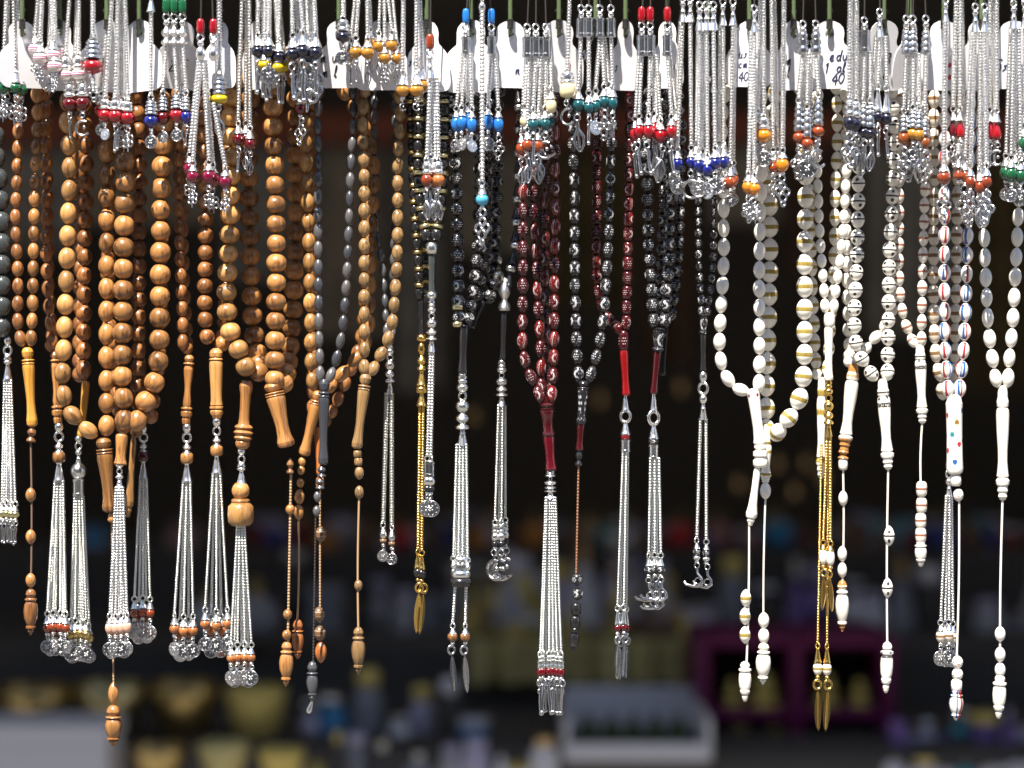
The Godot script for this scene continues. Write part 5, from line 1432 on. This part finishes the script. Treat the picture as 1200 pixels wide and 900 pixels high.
# unseen house added across the lane, so the silver mirrors something dark
func added_house() -> void:
	mat("render_wall", .30, .26, .22, .95)
	grain(M.render_wall, .02, .4, .6)
	mat("shutter", .05, .07, .06, .7)
	mat("pane", .02, .025, .03, .08)
	var zb := 8.0
	var t := thing("house", "plain shaded house across the lane, added behind the viewer for the silver to mirror", "house", "", Vector3(0, 0, zb))
	put(t, "wall", box_mesh(Vector3(30, 6.4, .4)), M.render_wall, Basis(), Vector3(0, 3.2, zb + .2))
	put(t, "added_roof", box_mesh(Vector3(30.6, .2, 1.2)), M.shutter, Basis(), Vector3(0, 6.5, zb + .1))
	for i in 9:
		for j in 2:
			var c := Vector3(-12.0 + i * 3.0, 1.4 + j * 2.9, zb - .02)
			var w := put(t, "window", box_mesh(Vector3(1.5, 2.1 if j == 0 else 1.6, .06)), M.pane, Basis(), c)
			put(w, "shutter", box_mesh(Vector3(.5, 1.6, .05)), M.shutter, Basis(), c + Vector3(-1.02, 0, 0))
			put(w, "shutter", box_mesh(Vector3(.5, 1.6, .05)), M.shutter, Basis(), c + Vector3(1.02, 0, 0))

func _ready() -> void:
	rng.seed = 11
	# camera
	var cam := Camera3D.new()
	cam.name = "camera"
	cam.position = Vector3(0, CY, D)
	var at := CameraAttributesPhysical.new()
	at.frustum_focal_length = 69.3
	at.frustum_focus_distance = D - 0.010
	at.exposure_aperture = 3.1
	at.frustum_near = 0.05
	at.frustum_far = 400.0
	cam.attributes = at
	cam.near = 0.05
	cam.far = 400.0
	cam.fov = rad_to_deg(2.0 * atan(450.0 * S / D))
	add_child(cam)
	cam.current = true
	# sky and exposure
	var we := WorldEnvironment.new()
	var e := Environment.new()
	e.background_mode = Environment.BG_SKY
	var sky := Sky.new()
	var sm := ProceduralSkyMaterial.new()
	sm.sky_top_color = Color(.44, .53, .68)
	sm.sky_horizon_color = Color(.86, .87, .88)
	sm.sky_curve = .18
	sm.ground_bottom_color = Color(.34, .32, .30)
	sm.ground_horizon_color = Color(.5, .49, .48)
	sm.energy_multiplier = 0.85
	sky.sky_material = sm
	e.sky = sky
	e.tonemap_mode = Environment.TONE_MAPPER_LINEAR
	e.tonemap_exposure = 2.45
	e.sdfgi_enabled = true
	e.ssao_enabled = true
	e.ssil_enabled = true
	we.environment = e
	add_child(we)
	# sun, high in front and to the left
	var sun := DirectionalLight3D.new()
	sun.name = "sun"
	sun.light_energy = 1.6
	sun.light_angular_distance = .5
	sun.light_color = Color(1.0, .96, .9)
	sun.shadow_enabled = true
	add_child(sun)
	sun.look_at_from_position(Vector3.ZERO, Vector3(.2, -1.0, -.57), Vector3.UP)
	build_meshes()
	build_materials()
	# the stall
	mat("paving", .20, .19, .18, .9)
	grain(M.paving, .03, .4, .8)
	mat("plaster", .24, .22, .20, .95)
	mat("canvas", .6, .56, .5, .95)
	structure("ground", box_mesh(Vector3(300, .1, 300)), M.paving, Vector3(0, -.05, 0))
	structure("wall_back", box_mesh(Vector3(4.6, 3.0, .1)), M.plaster, Vector3(0, 1.5, -7.2))
	structure("added_wall_left", box_mesh(Vector3(.1, 3.0, 6.9)), M.plaster, Vector3(-2.35, 1.5, -3.75))  # both side walls lie out of view, added to darken the stall
	structure("added_wall_right", box_mesh(Vector3(.1, 3.0, 6.9)), M.plaster, Vector3(2.35, 1.5, -3.75))
	structure("added_roof", box_mesh(Vector3(4.8, .06, 7.2)), M.canvas, Vector3(0, 2.75, -3.68))  # added to keep sun and sky light off the wares behind
	added_house()
	# rails
	var r := thing("display_rail", "dark metal rail carrying the wire hooks just above the picture", "rail", "", P(600, -80, 2.5))
	put(r, "bar", join([tube([Vector3(-.5, 0, 0), Vector3(.5, 0, 0)], .004, 10)]), M.rail, Basis(), P(600, -80, 2.5))
	for x in [-1, 1]:
		put(r, "bracket", join([tube([Vector3(0, 0, 0), Vector3(0, 1.0, -.3)], .005, 8)]), M.rail, Basis(), P(600, -80, 2.5) + Vector3(.5 * x, 0, 0))
	r = thing("upper_rail", "dark metal rail of the row above, out of the picture", "rail", "", P(600, -486, 3.3))
	put(r, "bar", join([tube([Vector3(-.5, 0, 0), Vector3(.5, 0, 0)], .008, 10)]), M.rail, Basis(), P(600, -486, 3.3))
	for x in [-1, 1]:
		put(r, "bracket", join([tube([Vector3(0, 0, 0), Vector3(0, .72, -.3)], .005, 8)]), M.rail, Basis(), P(600, -486, 3.3) + Vector3(.46 * x, 0, 0))
	tags_and_hooks()
	wooden_strands()
	dark_strands()
	white_strands()
	upper_tassels()
	backdrop()
